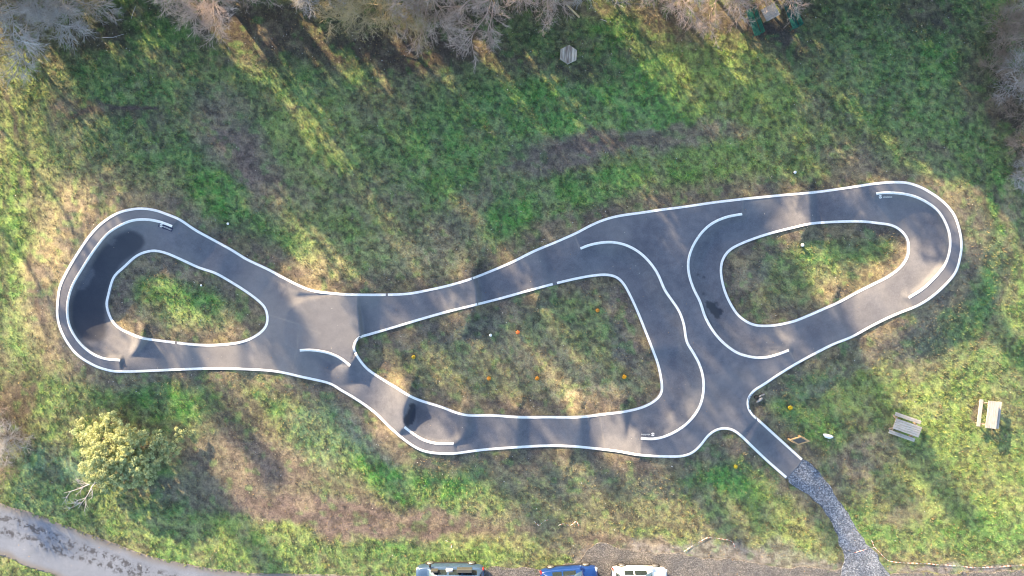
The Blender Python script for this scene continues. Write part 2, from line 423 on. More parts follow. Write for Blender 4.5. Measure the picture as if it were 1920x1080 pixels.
def bark(name, a, b_):
    m, t, b = new_mat(name, .9, spec=.1)
    n1 = noise(t, 1.3, 3, .6, pos(t)); c = ramp(t, n1.outputs[0], [(.35, a), (.65, b_)]); t.links.new(c, b.inputs['Base Color']); return m
m_twig_grey = bark('grey_twig_mat', (.36, .335, .335), (.56, .54, .545))
m_twig_tan = bark('tan_twig_mat', (.43, .335, .295), (.66, .545, .49))
m_twig_yel = bark('yellow_twig_mat', (.38, .31, .20), (.55, .46, .31))
m_twig_brown = bark('brown_twig_mat', (.26, .19, .155), (.44, .36, .31))
m_bark = bark('bark_mat', (.18, .15, .12), (.34, .30, .25))
m_stone, _, _ = new_mat('white_cap_mat', .5, (.85, .85, .85))
m_dark, _, _ = new_mat('dark_base_mat', .8, (.03, .03, .03))

# ------------------------------------------------------------------ ground colour map
PAL = dict(green=(.138,.228,.086), vivid=(.105,.265,.066), clean=(.135,.285,.082), lime=(.245,.320,.100), teal=(.130,.225,.150), olive=(.185,.192,.105),
           soil=(.150,.120,.110), dry=(.270,.230,.155), litter=(.082,.064,.056), dark=(.062,.056,.056), gravelly=(.20,.188,.185), straw=(.34,.285,.19), rubble=(.115,.108,.106))
BLOB = [
 (180,235,190,22,-8,'litter',.6), (60,420,40,200,4,'soil',.45), (20,640,40,90,0,'soil',.6), (470,300,160,26,52,'soil',.7), (620,330,160,20,52,'soil',.45), (540,370,130,30,10,'soil',.6), (160,330,60,90,30,'soil',.4), (860,480,220,30,-14,'straw',.35), (1050,430,120,22,-24,'soil',.6), (1300,350,160,16,-8,'straw',.5), (1870,560,22,160,12,'soil',.55), (1845,330,40,90,-20,'litter',.6), (1000,980,120,30,5,'rubble',.5),  # cx, cy, rx, ry, angle, kind, strength
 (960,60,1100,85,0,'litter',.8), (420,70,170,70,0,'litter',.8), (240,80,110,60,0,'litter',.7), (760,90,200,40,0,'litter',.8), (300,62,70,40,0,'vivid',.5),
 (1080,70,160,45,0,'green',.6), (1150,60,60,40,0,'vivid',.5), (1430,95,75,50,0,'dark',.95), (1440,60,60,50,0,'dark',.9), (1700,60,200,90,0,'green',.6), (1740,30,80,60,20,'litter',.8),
 (1050,220,320,75,-6,'clean',.95), (1250,170,180,80,0,'clean',.7), (880,210,120,90,20,'green',.6), (1120,140,60,18,0,'litter',.6), (1360,150,130,80,0,'lime',.7),
 (1400,200,120,60,10,'lime',.8), (1180,262,230,26,-4,'soil',.9), (1050,295,110,30,-12,'soil',.9), (1320,250,120,20,-4,'dry',.6), (1330,320,180,45,-4,'lime',.7), (1180,340,160,30,-4,'vivid',.6),
 (1500,290,110,50,0,'lime',.6), (1700,180,140,120,20,'green',.8), (1770,110,70,50,0,'vivid',.5), (1850,170,60,140,0,'litter',.7), (1890,250,40,120,0,'litter',.8),
 (1600,300,90,40,10,'rubble',.7), (1760,300,110,30,30,'soil',.5), (1850,420,45,160,5,'vivid',.8), (1830,290,60,60,0,'green',.8), (1905,460,30,140,0,'green',.7), (1890,400,18,60,0,'dry',.7),
 (180,205,130,20,-6,'litter',.8), (100,230,50,40,0,'soil',.5), (180,270,110,60,0,'green',.5), (40,300,60,220,5,'lime',.6), (25,500,40,220,0,'vivid',.5), (70,700,60,120,40,'green',.8),
 (330,130,200,60,0,'green',.45), (440,270,75,140,-35,'soil',.7), (510,345,150,65,38,'soil',.9), (330,330,110,50,-10,'green',.5), (260,350,110,40,0,'dry',.5), (410,365,70,45,10,'vivid',.75),
 (600,270,120,90,20,'lime',.55), (720,300,100,70,0,'green',.6), (640,440,160,80,30,'lime',.45), (700,390,100,60,40,'soil',.3), (560,450,90,50,40,'green',.4), (830,320,80,80,0,'vivid',.5), (890,400,110,50,-30,'soil',.6),
 (960,420,70,50,-50,'vivid',.8), (1060,370,60,30,-10,'vivid',.5), (820,460,110,40,0,'dry',.5), (720,490,180,40,5,'straw',.35), (560,500,70,25,20,'soil',.7),
 (350,555,110,50,10,'vivid',.6), (330,600,140,30,5,'dry',.35), (290,500,70,25,20,'soil',.7), (230,580,30,60,0,'soil',.7), (460,590,50,60,0,'olive',.5),
 (950,660,330,130,-8,'olive',1.0), (930,640,200,60,-10,'rubble',.35), (1080,600,120,60,0,'green',.35), (1060,700,150,55,25,'dry',.55), (820,680,100,40,20,'olive',.6), (1180,640,30,120,-20,'rubble',.85), (860,620,180,30,-16,'rubble',.6), (880,760,120,18,5,'straw',.6), (1110,745,90,28,0,'straw',.7), (960,765,120,12,0,'soil',.6), (1140,560,60,40,30,'rubble',.6),
 (1540,480,130,60,-10,'green',.7), (1470,540,70,60,20,'olive',.7), (1580,540,110,40,-25,'lime',.7), (1400,500,40,60,10,'rubble',.7), (1560,430,140,18,-3,'soil',.7), (1600,560,90,14,-28,'dry',.6), (1450,600,60,12,0,'dry',.5),
 (330,745,110,38,4,'vivid',.9), (120,740,110,60,10,'green',.7), (520,745,70,30,5,'vivid',.6), (440,745,60,18,20,'dry',.6), (590,760,90,60,40,'soil',.25), (620,800,70,90,-30,'teal',.45), (720,810,100,60,45,'gravelly',.7), (690,780,60,40,45,'dry',.5),
 (790,905,130,38,4,'vivid',1.0), (700,885,60,25,20,'vivid',.8), (450,860,160,70,8,'soil',.85), (370,930,130,40,5,'soil',.75), (560,900,140,50,14,'soil',.55), (680,975,300,38,8,'soil',1.0), (560,960,120,30,10,'soil',.8), (870,985,140,25,0,'soil',.7),
 (440,770,90,40,20,'litter',.6), (20,780,50,90,0,'litter',.9), (50,720,40,60,0,'litter',.5), (100,900,80,70,0,'teal',.85), (200,960,160,50,18,'green',.8), (480,1010,130,35,8,'lime',.6), (640,1035,180,25,2,'green',.85), (850,1030,160,30,0,'vivid',.55), (930,1010,120,22,0,'lime',.4),
 (1030,900,160,50,4,'rubble',.55), (1170,940,170,55,6,'rubble',.6), (1060,960,220,50,3,'olive',.4), (1240,870,130,20,0,'soil',.6), (1130,870,110,20,0,'dry',.5), (1390,890,95,60,8,'vivid',.85), (1370,845,45,25,0,'rubble',.5), (1300,960,200,50,8,'olive',.6), (1460,980,90,60,20,'lime',.5), (1540,930,40,60,20,'soil',.5),
 (1080,1035,70,22,0,'soil',.6), (1180,1040,120,26,0,'gravelly',.9), (1330,1045,220,30,0,'gravelly',.85), (1500,1072,200,18,0,'gravelly',.9), (1800,1076,140,10,0,'gravelly',1.0), (1120,1015,60,20,10,'soil',.7),
 (1500,750,110,60,-10,'green',.95), (1540,830,60,50,20,'vivid',.5), (1620,720,120,60,0,'lime',.7), (1760,740,120,80,0,'lime',.7), (1660,860,110,40,10,'soil',.75), (1600,870,50,40,0,'rubble',.6), (1700,880,100,60,20,'olive',.4), (1720,960,90,28,-20,'soil',.75), (1800,900,140,110,0,'lime',.6), (1850,1010,120,50,0,'vivid',.5), (1700,1010,120,30,0,'vivid',.5), (1830,660,120,90,0,'green',.6), (1700,650,80,40,-30,'rubble',.6), (1720,690,70,25,-20,'soil',.5), (1600,690,130,22,-28,'rubble',.7), (1830,775,14,22,0,'soil',.8), (1890,730,30,30,0,'soil',.4),
]
RUTS = [([(195,196),(240,199),(290,202)], 6, 1.2), ([(100,232),(150,212),(200,200)], 9, .8), ([(395,212),(425,208),(450,200)], 5, .8), ([(540,205),(560,200),(575,198)], 4, 1),
 ([(8,170),(30,230),(34,320),(60,420),(52,520),(90,640),(60,730)], 9, .8), ([(42,210),(52,300),(75,390),(70,440)], 7, .7), ([(2,250),(12,350),(4,470),(20,600)], 9, .7),
 ([(1836,300),(1872,380),(1892,470),(1880,560),(1840,640)], 9, .8), ([(1700,255),(1770,290),(1830,350),(1860,430)], 10, .7), ([(1905,300),(1915,420),(1905,560)], 8, .6),
 ([(450,300),(560,355),(700,372),(800,365)], 8, .6), ([(430,298),(470,292)], 5, 1), ([(620,960),(760,985),(900,992),(1000,985)], 12, .7), ([(360,850),(450,920),(580,985)], 12, .6), ([(480,830),(600,900),(760,950)], 10, .5),
 ([(1120,950),(1250,985),(1400,1000)], 9, .5), ([(980,985),(1100,1010),(1250,1020)], 9, .6), ([(960,290),(1100,268),(1250,258),(1400,236)], 12, .6)]
def ground_colour(U, V, sd):
    wu = U + 46 * (fbm(U, V, 60, 4, 0) - .5) + 20 * (fbm(U, V, 14, 2, 3) - .5); wv = V + 46 * (fbm(U, V, 60, 4, 4) - .5) + 20 * (fbm(U, V, 14, 2, 6) - .5)
    n1 = fbm(U, V, 130, 4, 2)[..., None]; n2 = fbm(U, V, 22, 3, 1)[..., None]; n3 = fbm(U, V, 8, 2, 5)[..., None]
    g, o, d, s = (A_(PAL[k]) for k in ('green', 'olive', 'dry', 'soil'))
    c = g * (1 - sstep(.35, .65, n1)) + o * sstep(.35, .65, n1)
    veg = np.full(U.shape, .9)
    vegk = dict(green=1, vivid=1.1, clean=1.0, lime=1.0, teal=1, olive=.75, soil=.1, dry=.4, litter=.18, dark=.03, gravelly=.05, straw=.35, rubble=.25)
    for (cx, cy, rx, ry, an, kind, st) in BLOB:
        an = math.radians(an); x = wu - cx; y = wv - cy
        a = (x * math.cos(an) + y * math.sin(an)) / rx; q = (-x * math.sin(an) + y * math.cos(an)) / ry
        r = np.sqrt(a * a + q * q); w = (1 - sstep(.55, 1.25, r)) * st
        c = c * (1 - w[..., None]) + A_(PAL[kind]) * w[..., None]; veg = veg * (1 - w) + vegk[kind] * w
    # bare shoulders of the track
    out = -sd
    bw = 50 + 60 * (fbm(U, V, 80, 3, 7) - .5)
    big = np.exp(-((U - 110) / 120) ** 2 - ((V - 480) / 190) ** 2) * 78 + np.exp(-((U - 1815) / 60) ** 2 - ((V - 470) / 140) ** 2) * 42
    w = (1 - sstep(.35, 1.15, out / (bw + big))) * (out > -20) * .93
    edgec = A_(PAL['dry']) * (1 - sstep(.35, .6, n2)) * .75 + A_([.13, .112, .10]) * sstep(.35, .6, n2)
    edgec = edgec * (.85 + .2 * np.clip(big, 0, 1)[..., None])
    c = c * (1 - w[..., None]) + edgec * w[..., None]; veg = veg * (1 - w * .75)
    for pts, w_, st in RUTS:
        d_ = dist(wu * .3 + U * .7, wv * .3 + V * .7, resample(pts, step=10), far=30)[0]; k = (1 - sstep(.3, 1, d_ / w_)) * st * fbm(U, V, 40, 3, 1) * 1.4
        k = np.clip(k, 0, 1); c = c * (1 - k[..., None]) + A_([.085, .068, .062]) * k[..., None]; veg = veg * (1 - k)
    # scattered thin spots and dead stalks everywhere
    k = sstep(.50, .70, n2)[..., 0] * .22; c = c * (1 - k[..., None]) + s * .9 * k[..., None]; veg = veg * (1 - k * .8)
    k = sstep(.55, .70, fbm(U, V, 30, 3, 6)) * .35; c = c * (1 - k[..., None]) + d * k[..., None]
    k = sstep(.62, .74, fbm(U, V, 16, 2, 0)) * .3; c = c * (1 - k[..., None]) + A_(PAL['vivid']) * k[..., None]
    n4 = vnoise(U, V, 4.6, 3)[..., None]; n5 = vnoise(U, V, 9.0, 6)[..., None]
    k = (1 - sstep(.30, .52, n4[..., 0] * .6 + n5[..., 0] * .4)) * .5; c = c * (1 - k[..., None]) + A_([.085, .078, .072]) * k[..., None]
    c = c * (.66 + .70 * (.6 * n4 + .4 * n5)) * (.93 + .14 * n2)
    k = sstep(.62, .80, n4[..., 0]) * np.clip(veg, 0, 1) * .45; c = c * (1 - k[..., None]) + A_([.30, .36, .12]) * k[..., None]
    return c, np.clip(veg, 0, 1.1)

def axis(lo, hi, step, far):
    a = np.arange(lo, hi + .1, step); g = []
    x = step
    p = hi
    while p < far:
        x *= 1.35; p += x; g.append(p)
    g = A_(g); q = lo - (g - hi)
    return np.concatenate([q[::-1], a, g])
def region_sdf(pts, rough=8, sc_=40, k=0):
    P = resample(pts, True, 10)
    def f(U, V):
        d, _, _ = dist(U, V, P, closed=True, far=200); d = np.minimum(d, 200)
        return np.where(inside(U, V, P), d, -d) + rough * (fbm(U, V, sc_, 4, k) - .5) * 2
    return f, P
f_path, _ = region_sdf([(1474,897),(1504,861),(1530,882),(1556,912),(1580,950),(1603,985),(1628,1020),(1652,1052),(1672,1090),(1570,1110),(1585,1050),(1575,1015),(1558,975),(1530,940),(1500,915)], 8, 30)
f_road, Pr = region_sdf([(-120,905),(-60,925),(0,944),(60,962),(120,985),(200,1015),(290,1045),(370,1062),(470,1073),(640,1079),(820,1082),(860,1090),(860,1200),(300,1200),(120,1090),(60,1065),(0,1040),(-60,1015),(-120,990)], 4, 30, 2)
f_lot, _ = region_sdf([(800,1078),(1000,1066),(1080,1052),(1110,1020),(1180,1030),(1300,1040),(1420,1055),(1560,1068),(1700,1072),(1830,1074),(1960,1058),(2040,1050),(2040,1200),(800,1200)], 12, 50, 4)
ax = axis(-120, 2040, 3.5, 16000); ay = axis(-160, 1200, 3.5, 16000)
U, V = np.meshgrid(ax, ay)
sd_ = sdf_track(U, V); ht_ = h_track(U, V)
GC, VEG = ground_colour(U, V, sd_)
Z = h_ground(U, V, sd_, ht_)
Z = Z + np.where(np.abs(U - 960) < 1200, .09 * (fbm(U, V, 20, 3, 2) - .5) * (.4 + VEG) * sstep(0, 12, -sd_), 0)
Z = Z - .35 * sstep(1, 9, sd_)
for f_ in (f_path, f_road, f_lot): Z = Z - .12 * sstep(4, 12, f_(U, V))
Vt = Wn(U, V, Z).reshape(-1, 3)
nx, ny = len(ax), len(ay)
ii, jj = np.meshgrid(np.arange(nx - 1), np.arange(ny - 1)); q = (jj * nx + ii).ravel()
F = np.stack([q, q + nx, q + nx + 1, q + 1], -1)
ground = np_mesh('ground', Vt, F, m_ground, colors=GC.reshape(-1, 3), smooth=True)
tag(ground, kind='structure')

def sheet(name, box, step, sdf_fn, h_fn, mat, skirt=.1, attr_fns=None, parent=None):
    """surface cut exactly along sdf = 0, with a skirt"""
    au = np.arange(box[0], box[2] + step, step); av = np.arange(box[1], box[3] + step, step)
    U, V = np.meshgrid(au, av); S = sdf_fn(U, V); nu = len(au)
    verts = []; key = {}
    PU = []; PV = []
    def vert(k, u, v):
        if k not in key: key[k] = len(PU); PU.append(u); PV.append(v)
        return key[k]
    faces = []; rim = []
    ins = S > 0
    full = ins[:-1, :-1] & ins[1:, :-1] & ins[:-1, 1:] & ins[1:, 1:]
    anyc = ins[:-1, :-1] | ins[1:, :-1] | ins[:-1, 1:] | ins[1:, 1:]
    for j, i in zip(*np.where(anyc)):
        cor = [(j, i), (j + 1, i), (j + 1, i + 1), (j, i + 1)]
        if full[j, i]:
            faces.append([vert(c, au[c[1]], av[c[0]]) for c in cor]); continue
        poly = []; flag = []
        for a in range(4):
            c, d = cor[a], cor[(a + 1) % 4]; sa, sb = S[c], S[d]
            if sa > 0: poly.append(vert(c, au[c[1]], av[c[0]])); flag.append(0)
            if (sa > 0) != (sb > 0):
                t = sa / (sa - sb); k = (min(c, d), max(c, d))
                poly.append(vert(k, au[c[1]] * (1 - t) + au[d[1]] * t, av[c[0]] * (1 - t) + av[d[0]] * t)); flag.append(1 if sa > 0 else 2)
        if len(poly) >= 3:
            faces.append(poly)
            for a in range(len(poly)):
                if flag[a] == 1 and flag[(a + 1) % len(poly)] == 2: rim.append((poly[a], poly[(a + 1) % len(poly)]))
    PU = A_(PU); PV = A_(PV); Z = h_fn(PU, PV)
    vs = Wn(PU, PV, Z); n = len(vs)
    if skirt:
        low = vs.copy(); low[:, 2] -= skirt
        ids = sorted({a for e in rim for a in e}); mp = {a: n + k for k, a in enumerate(ids)}
        vs = np.vstack([vs, low[ids]])
        for a, b_ in rim: faces.append([a, mp[a], mp[b_], b_])
        PU = np.concatenate([PU, PU[ids]]); PV = np.concatenate([PV, PV[ids]])
    o = mesh_obj(name, vs, faces, mat, parent, True)
    for nm, fn in (attr_fns or {}).items():
        a = o.data.attributes.new(nm, 'FLOAT', 'POINT'); a.data.foreach_set('value', np.asarray(fn(PU, PV), np.float32))
    return o

# ---- pump track surface
def blobm(U, V, pts, soft=5, rough=10, k=0):
    P = resample(pts, True, 6); d, _, _ = dist(U, V, P, closed=True, far=60)
    s = np.where(inside(U, V, P), d, -d) + rough * (fbm(U, V, 26 if rough < 5 else 9, 3, k) - .5) * (2 if rough < 5 else 2.6)
    return sstep(-soft, soft, s)
def darken(U, V):  # darker patch in the left bowl; wet splashes and drips elsewhere
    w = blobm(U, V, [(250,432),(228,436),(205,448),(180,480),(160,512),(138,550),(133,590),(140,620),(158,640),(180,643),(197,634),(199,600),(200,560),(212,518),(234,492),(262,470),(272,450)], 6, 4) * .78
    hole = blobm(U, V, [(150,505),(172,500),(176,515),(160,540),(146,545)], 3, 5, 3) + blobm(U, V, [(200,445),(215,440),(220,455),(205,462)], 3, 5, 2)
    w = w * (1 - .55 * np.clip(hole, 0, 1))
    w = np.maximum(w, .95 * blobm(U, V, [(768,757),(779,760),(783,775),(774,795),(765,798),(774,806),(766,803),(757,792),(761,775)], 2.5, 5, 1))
    w = np.maximum(w, .5 * blobm(U, V, [(775,757),(800,770),(795,790),(778,798)], 12, 6, 2))  # soft half-strength dark tone in the lower bowl
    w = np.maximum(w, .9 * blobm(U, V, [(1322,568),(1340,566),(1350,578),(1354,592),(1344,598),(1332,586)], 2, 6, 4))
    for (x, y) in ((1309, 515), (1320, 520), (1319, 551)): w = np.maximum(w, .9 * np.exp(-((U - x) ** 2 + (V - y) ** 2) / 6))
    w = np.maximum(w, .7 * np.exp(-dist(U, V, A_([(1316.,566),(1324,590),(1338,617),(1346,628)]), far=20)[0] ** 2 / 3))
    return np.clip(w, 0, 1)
def dust(U, V):
    sd = sdf_track(U, V)
    d = .35 * np.exp(-np.clip(sd - 3, 0, 99) / 14) * fbm(U, V, 60, 3, 1)
    for c in CREST:                                       # paler along the crests
        dd = dist(U, V, resample(c[0], step=8), far=40)[0]; d = d + .25 * c[1] * np.exp(-(dd / 9) ** 2)
    for P in (A_([(1077.,440),(1087,466)]), A_([(503.,590),(560,608),(600,625)]), A_([(560.,608),(558,650),(548,690)]), A_([(1203.,823),(1199,852)]), A_([(1123.,770),(1135,845)]), A_([(1479.,657),(1493,681)]), A_([(851.,832),(853,850)]), A_([(1392.,402),(1393,375)])):
        d = d + .6 * np.exp(-(dist(U, V, P, far=12)[0] / 1.3) ** 2) * fbm(U, V, 20, 2, 3)
    d = d + .30 * sstep(.5, .75, fbm(U, V, 150, 3, 3))
    return np.clip(d, 0, .8)
endc = A_([(1503.3, 861.7), (1474.3, 895)])
track = sheet('track', (98, 332, 1812, 904), 2.5, lambda U, V: sdf_track(U, V) + 3.0, h_track, m_asph, .16, {'darken': darken, 'dust': dust})
tag(track, kind='structure')

def ribbon(name, P, width, mat, hfn=h_track, dz=.022, parent=None, gaps=(), kind=None):
    P = np.asarray(P, float); n = len(P)
    T = np.gradient(P, axis=0); T /= np.hypot(T[:, 0], T[:, 1])[:, None] + 1e-9; Nn = np.stack([-T[:, 1], T[:, 0]], -1)
    wv = width / 2 * (1 + .12 * (fbm(P[:, 0], P[:, 1], 30, 2, 2) - .5))
    offs = (-1, -.5, 0, .5, 1); rows = [P + Nn * (wv * k)[:, None] for k in offs]
    Q = np.stack(rows, 1).reshape(-1, 2); Z = hfn(Q[:, 0], Q[:, 1]) + dz
    vs = Wn(Q[:, 0], Q[:, 1], Z); m = len(offs); F = []
    for i in range(n - 1):
        mid = (P[i] + P[i + 1]) / 2
        if any(math.hypot(mid[0] - gx, mid[1] - gy) < gr for gx, gy, gr in gaps): continue
        for k in range(m - 1): F.append((i * m + k, i * m + k + 1, (i + 1) * m + k + 1, (i + 1) * m + k))
    return mesh_obj(name, vs, F, mat, parent, True)
GAPS = [(1040, 531, 3.5), (727, 552.7, 2.0), (330, 642.5, 3)]
ribbon('edge_line', outer[::1], 4.5, m_white, parent=track, gaps=GAPS)
for k, P in isl.items(): ribbon('edge_line', np.vstack([P, P[:1]]), 4.5, m_white, parent=track, gaps=GAPS)
for P in rr: ribbon('berm_line', P, 4.8, m_white, parent=track)

# painted emblem and lettering by the berm lines
def lettering(c0, p0, p1, flip=False, panel=False):
    p0 = A_(p0, float); p1 = A_(p1, float); d = p1 - p0; L = np.hypot(*d); ex = d / L; ey = A_([ex[1], -ex[0]])
    if flip: p0, ex, ey = p1, -ex, -ey
    cu = bpy.data.curves.new('lettering', 'FONT'); cu.body = 'velosolutions'; cu.size = 1.0; cu.resolution_u = 2
    to = bpy.data.objects.new('t', cu); col.objects.link(to)
    me = to.to_mesh(); vs = A_([v.co[:] for v in me.vertices]); fs = [tuple(p.vertices) for p in me.polygons]; to.to_mesh_clear()
    bpy.data.objects.remove(to)
    x0, x1 = vs[:, 0].min(), vs[:, 0].max(); y1 = vs[:, 1].max(); sx = L / (x1 - x0); hh = 3.6 / y1
    Q = p0 + (vs[:, :1] - x0) * sx * ex + (vs[:, 1:2] - y1 / 2) * hh * ey
    mesh_obj('lettering', Wn(Q[:, 0], Q[:, 1], h_track(Q[:, 0], Q[:, 1]) + .03), fs, m_white, track)
    c0 = A_(c0, float); vsl = []; fl = []
    for r0, r1, a0, a1 in ((0, 1.1, 0, 360), (1.7, 3.2, 10, 160), (1.7, 3.2, 190, 340)):
        b0 = len(vsl); nn = 14
        for k in range(nn + 1):
            a = math.radians(a0 + (a1 - a0) * k / nn)
            for r in (r0, r1): vsl.append(c0 + r * A_([math.cos(a), math.sin(a)]))
            if k: fl.append((b0 + 2 * k - 2, b0 + 2 * k - 1, b0 + 2 * k + 1, b0 + 2 * k))
    Q = A_(vsl); mesh_obj('emblem', Wn(Q[:, 0], Q[:, 1], h_track(Q[:, 0], Q[:, 1]) + .03), fl, m_white, track)
    if panel:
        a = c0 - ex * 5; e = p1 + ex * 2
        P = resample([a, e], step=2); ribbon('lettering_panel', P, 7.5, m_navy, dz=.015, parent=track)
lettering((1650.6, 369), (1655.6, 369.2), (1672.8, 368.7))
lettering((302.2, 423), (306.4, 424.2), (321.4, 430.3), panel=True)
lettering((1224, 814.5), (1202.2, 815.3), (1219, 815.3), flip=True)

# ---- gravel path, lane, parking strip
def hg(dz): return lambda U, V: h_ground(U, V) + .02 + dz
gpath = sheet('path', (1450, 850, 1700, 1120), 3, f_path, hg(.03), m_gravel, .08); tag(gpath, kind='structure')
crackl = resample([(0,968),(60,990),(120,1015),(190,1040),(270,1068),(330,1085)]); crack2 = resample([(0,995),(50,1010),(120,1035),(220,1066),(300,1090)])
def crackm(U, V):
    d = np.minimum(dist(U, V, crackl, far=60)[0], dist(U, V, crack2, far=60)[0])
    return (1 - sstep(3, 13, d)) * .95
road = sheet('road', (-120, 900, 862, 1200), 4, f_road, hg(.01), m_road, .06, {'crack': crackm, 'edge': lambda U, V: .8 * (1 - sstep(2, 16, f_road(U, V) + 8 * (fbm(U, V, 20, 3, 1) - .5)))}); tag(road, kind='structure')
lot = sheet('parking_strip', (790, 1000, 2040, 1200), 4, f_lot, hg(.018), m_lot, .05); tag(lot, kind='structure')

# ------------------------------------------------------------------ grass: countless blades, one object
def make_grass(n=330000):
    u = RS.uniform(-60, 1980, n); v = RS.uniform(-60, 1140, n)
    s = sdf_track(u, v); c, veg = ground_colour(u, v, s)
    ok = (s < -5.5) & (RS.rand(n) < np.clip(veg, .12, 1) * (.25 + .95 * sstep(.35, .6, fbm(u, v, 12, 2, 1)))) & (f_path(u, v) < -2) & (f_road(u, v) < 3) & (f_lot(u, v) < 4)
    u, v, s, c, veg = u[ok], v[ok], s[ok], c[ok], veg[ok]; n = len(u)
    z = h_ground(u, v, s) + .02
    P = Wn(u, v, z)
    NB = 4; V_ = []; C_ = []
    hsc = (.035 + .055 * RS.rand(n) * (.5 + veg)) * (1 + .8 * (RS.rand(n) < .06))
    hue = 1 + .6 * (RS.rand(n, 1) - .5); warm = RS.rand(n, 1)
    base = c * hue
    straw = (RS.rand(n) < (.10 + .25 * (1 - np.clip(veg, 0, 1))))[:, None]
    base = np.where(straw, base * .35 + A_([.30, .25, .15]) * .65, base)
    base = base * (1 + (warm - .5) * A_([.6, .15, -.3]))
    for k in range(NB):
        a = RS.rand(n) * 6.283; lean = RS.uniform(.3, 1.3, n); off = RS.uniform(0, .05, n); a2 = RS.rand(n) * 6.283
        wd = RS.uniform(.010, .022, n); dx, dy = np.cos(a), np.sin(a)
        o = P + np.stack([np.cos(a2) * off, np.sin(a2) * off, np.zeros(n)], -1)
        side = np.stack([-dy * wd, dx * wd, np.zeros(n)], -1)
        h = hsc * RS.uniform(.6, 1.2, n)
        tip = o + np.stack([dx * h * lean, dy * h * lean, h], -1)
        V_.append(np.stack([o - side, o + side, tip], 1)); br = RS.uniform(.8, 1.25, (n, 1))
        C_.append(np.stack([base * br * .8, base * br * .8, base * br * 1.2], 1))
    Vv = np.concatenate(V_).reshape(-1, 3); Cc = np.clip(np.concatenate(C_).reshape(-1, 3), 0, .8)
    F = np.arange(len(Vv)).reshape(-1, 3)
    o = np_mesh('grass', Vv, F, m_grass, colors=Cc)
    tag(o, 'short rough grass and dry stalks covering the ground around the track', 'grass', kind='stuff')
make_grass()

def make_litter(n=9000):
    """fallen leaves and pale stones: specks on soil and asphalt"""
    u = RS.uniform(-30, 1950, n); v = RS.uniform(-30, 1100, n); s = sdf_track(u, v)
    keep = ((s > 4) & (RS.rand(n) < .10)) | ((s < -6) & (v < 150) & (RS.rand(n) < .9)) | ((s < -6) & (s > -45) & (RS.rand(n) < .8)) | ((s < -6) & (RS.rand(n) < .22))
    u, v, s = u[keep], v[keep], s[keep]; n = len(u)
    z = np.where(s > 0, h_track(u, v) + .02, h_ground(u, v, s) + .06)
    P = Wn(u, v, z); a = RS.rand(n) * 6.28; r = RS.uniform(.018, .05, n) * np.where(s > 0, .8, 1)
    V_ = []
    for k in range(4):
        t = a + k * math.pi / 2; rr2 = r * (1 if k % 2 else .6)
        V_.append(P + np.stack([np.cos(t) * rr2, np.sin(t) * rr2, RS.uniform(0, .02, n)], -1))
    Vv = np.stack(V_, 1).reshape(-1, 3)
    pal = A_([(.30, .20, .12), (.38, .33, .27), (.5, .48, .45), (.22, .13, .08), (.42, .27, .12)])
    c = pal[RS.randint(0, 5, n)]; Cc = np.repeat(c, 4, 0)
    o = np_mesh('fallen_leaves', Vv, np.arange(len(Vv)).reshape(-1, 4), m_grass, colors=Cc)
    tag(o, 'fallen brown leaves and pale stone chips scattered over soil and track', 'fallen leaves', kind='stuff')
make_litter()

# ------------------------------------------------------------------ bare trees
def tubes_np(paths, n=3):
    """paths: list of (pts (k,3), rads (k,)) -> V, F quads"""
    Vs = []; Fs = []; b0 = 0
    ang = np.arange(n) * 2 * math.pi / n
    for P, R in paths:
        k = len(P); T = np.gradient(P, axis=0); T /= np.linalg.norm(T, axis=1)[:, None] + 1e-9
        a = np.cross(T, A_([0.13, 0.21, 1.0])); a /= np.linalg.norm(a, axis=1)[:, None] + 1e-9; b_ = np.cross(T, a)
        ring = P[:, None, :] + (a[:, None, :] * np.cos(ang)[None, :, None] + b_[:, None, :] * np.sin(ang)[None, :, None]) * R[:, None, None]
        Vs.append(ring.reshape(-1, 3))
        i = np.arange(k - 1)[:, None] * n; j = np.arange(n)[None]; j2 = (j + 1) % n
        Fs.append(np.stack([i + j, i + j2, i + n + j2, i + n + j], -1).reshape(-1, 4) + b0); b0 += k * n
    return np.vstack(Vs), np.vstack(Fs)

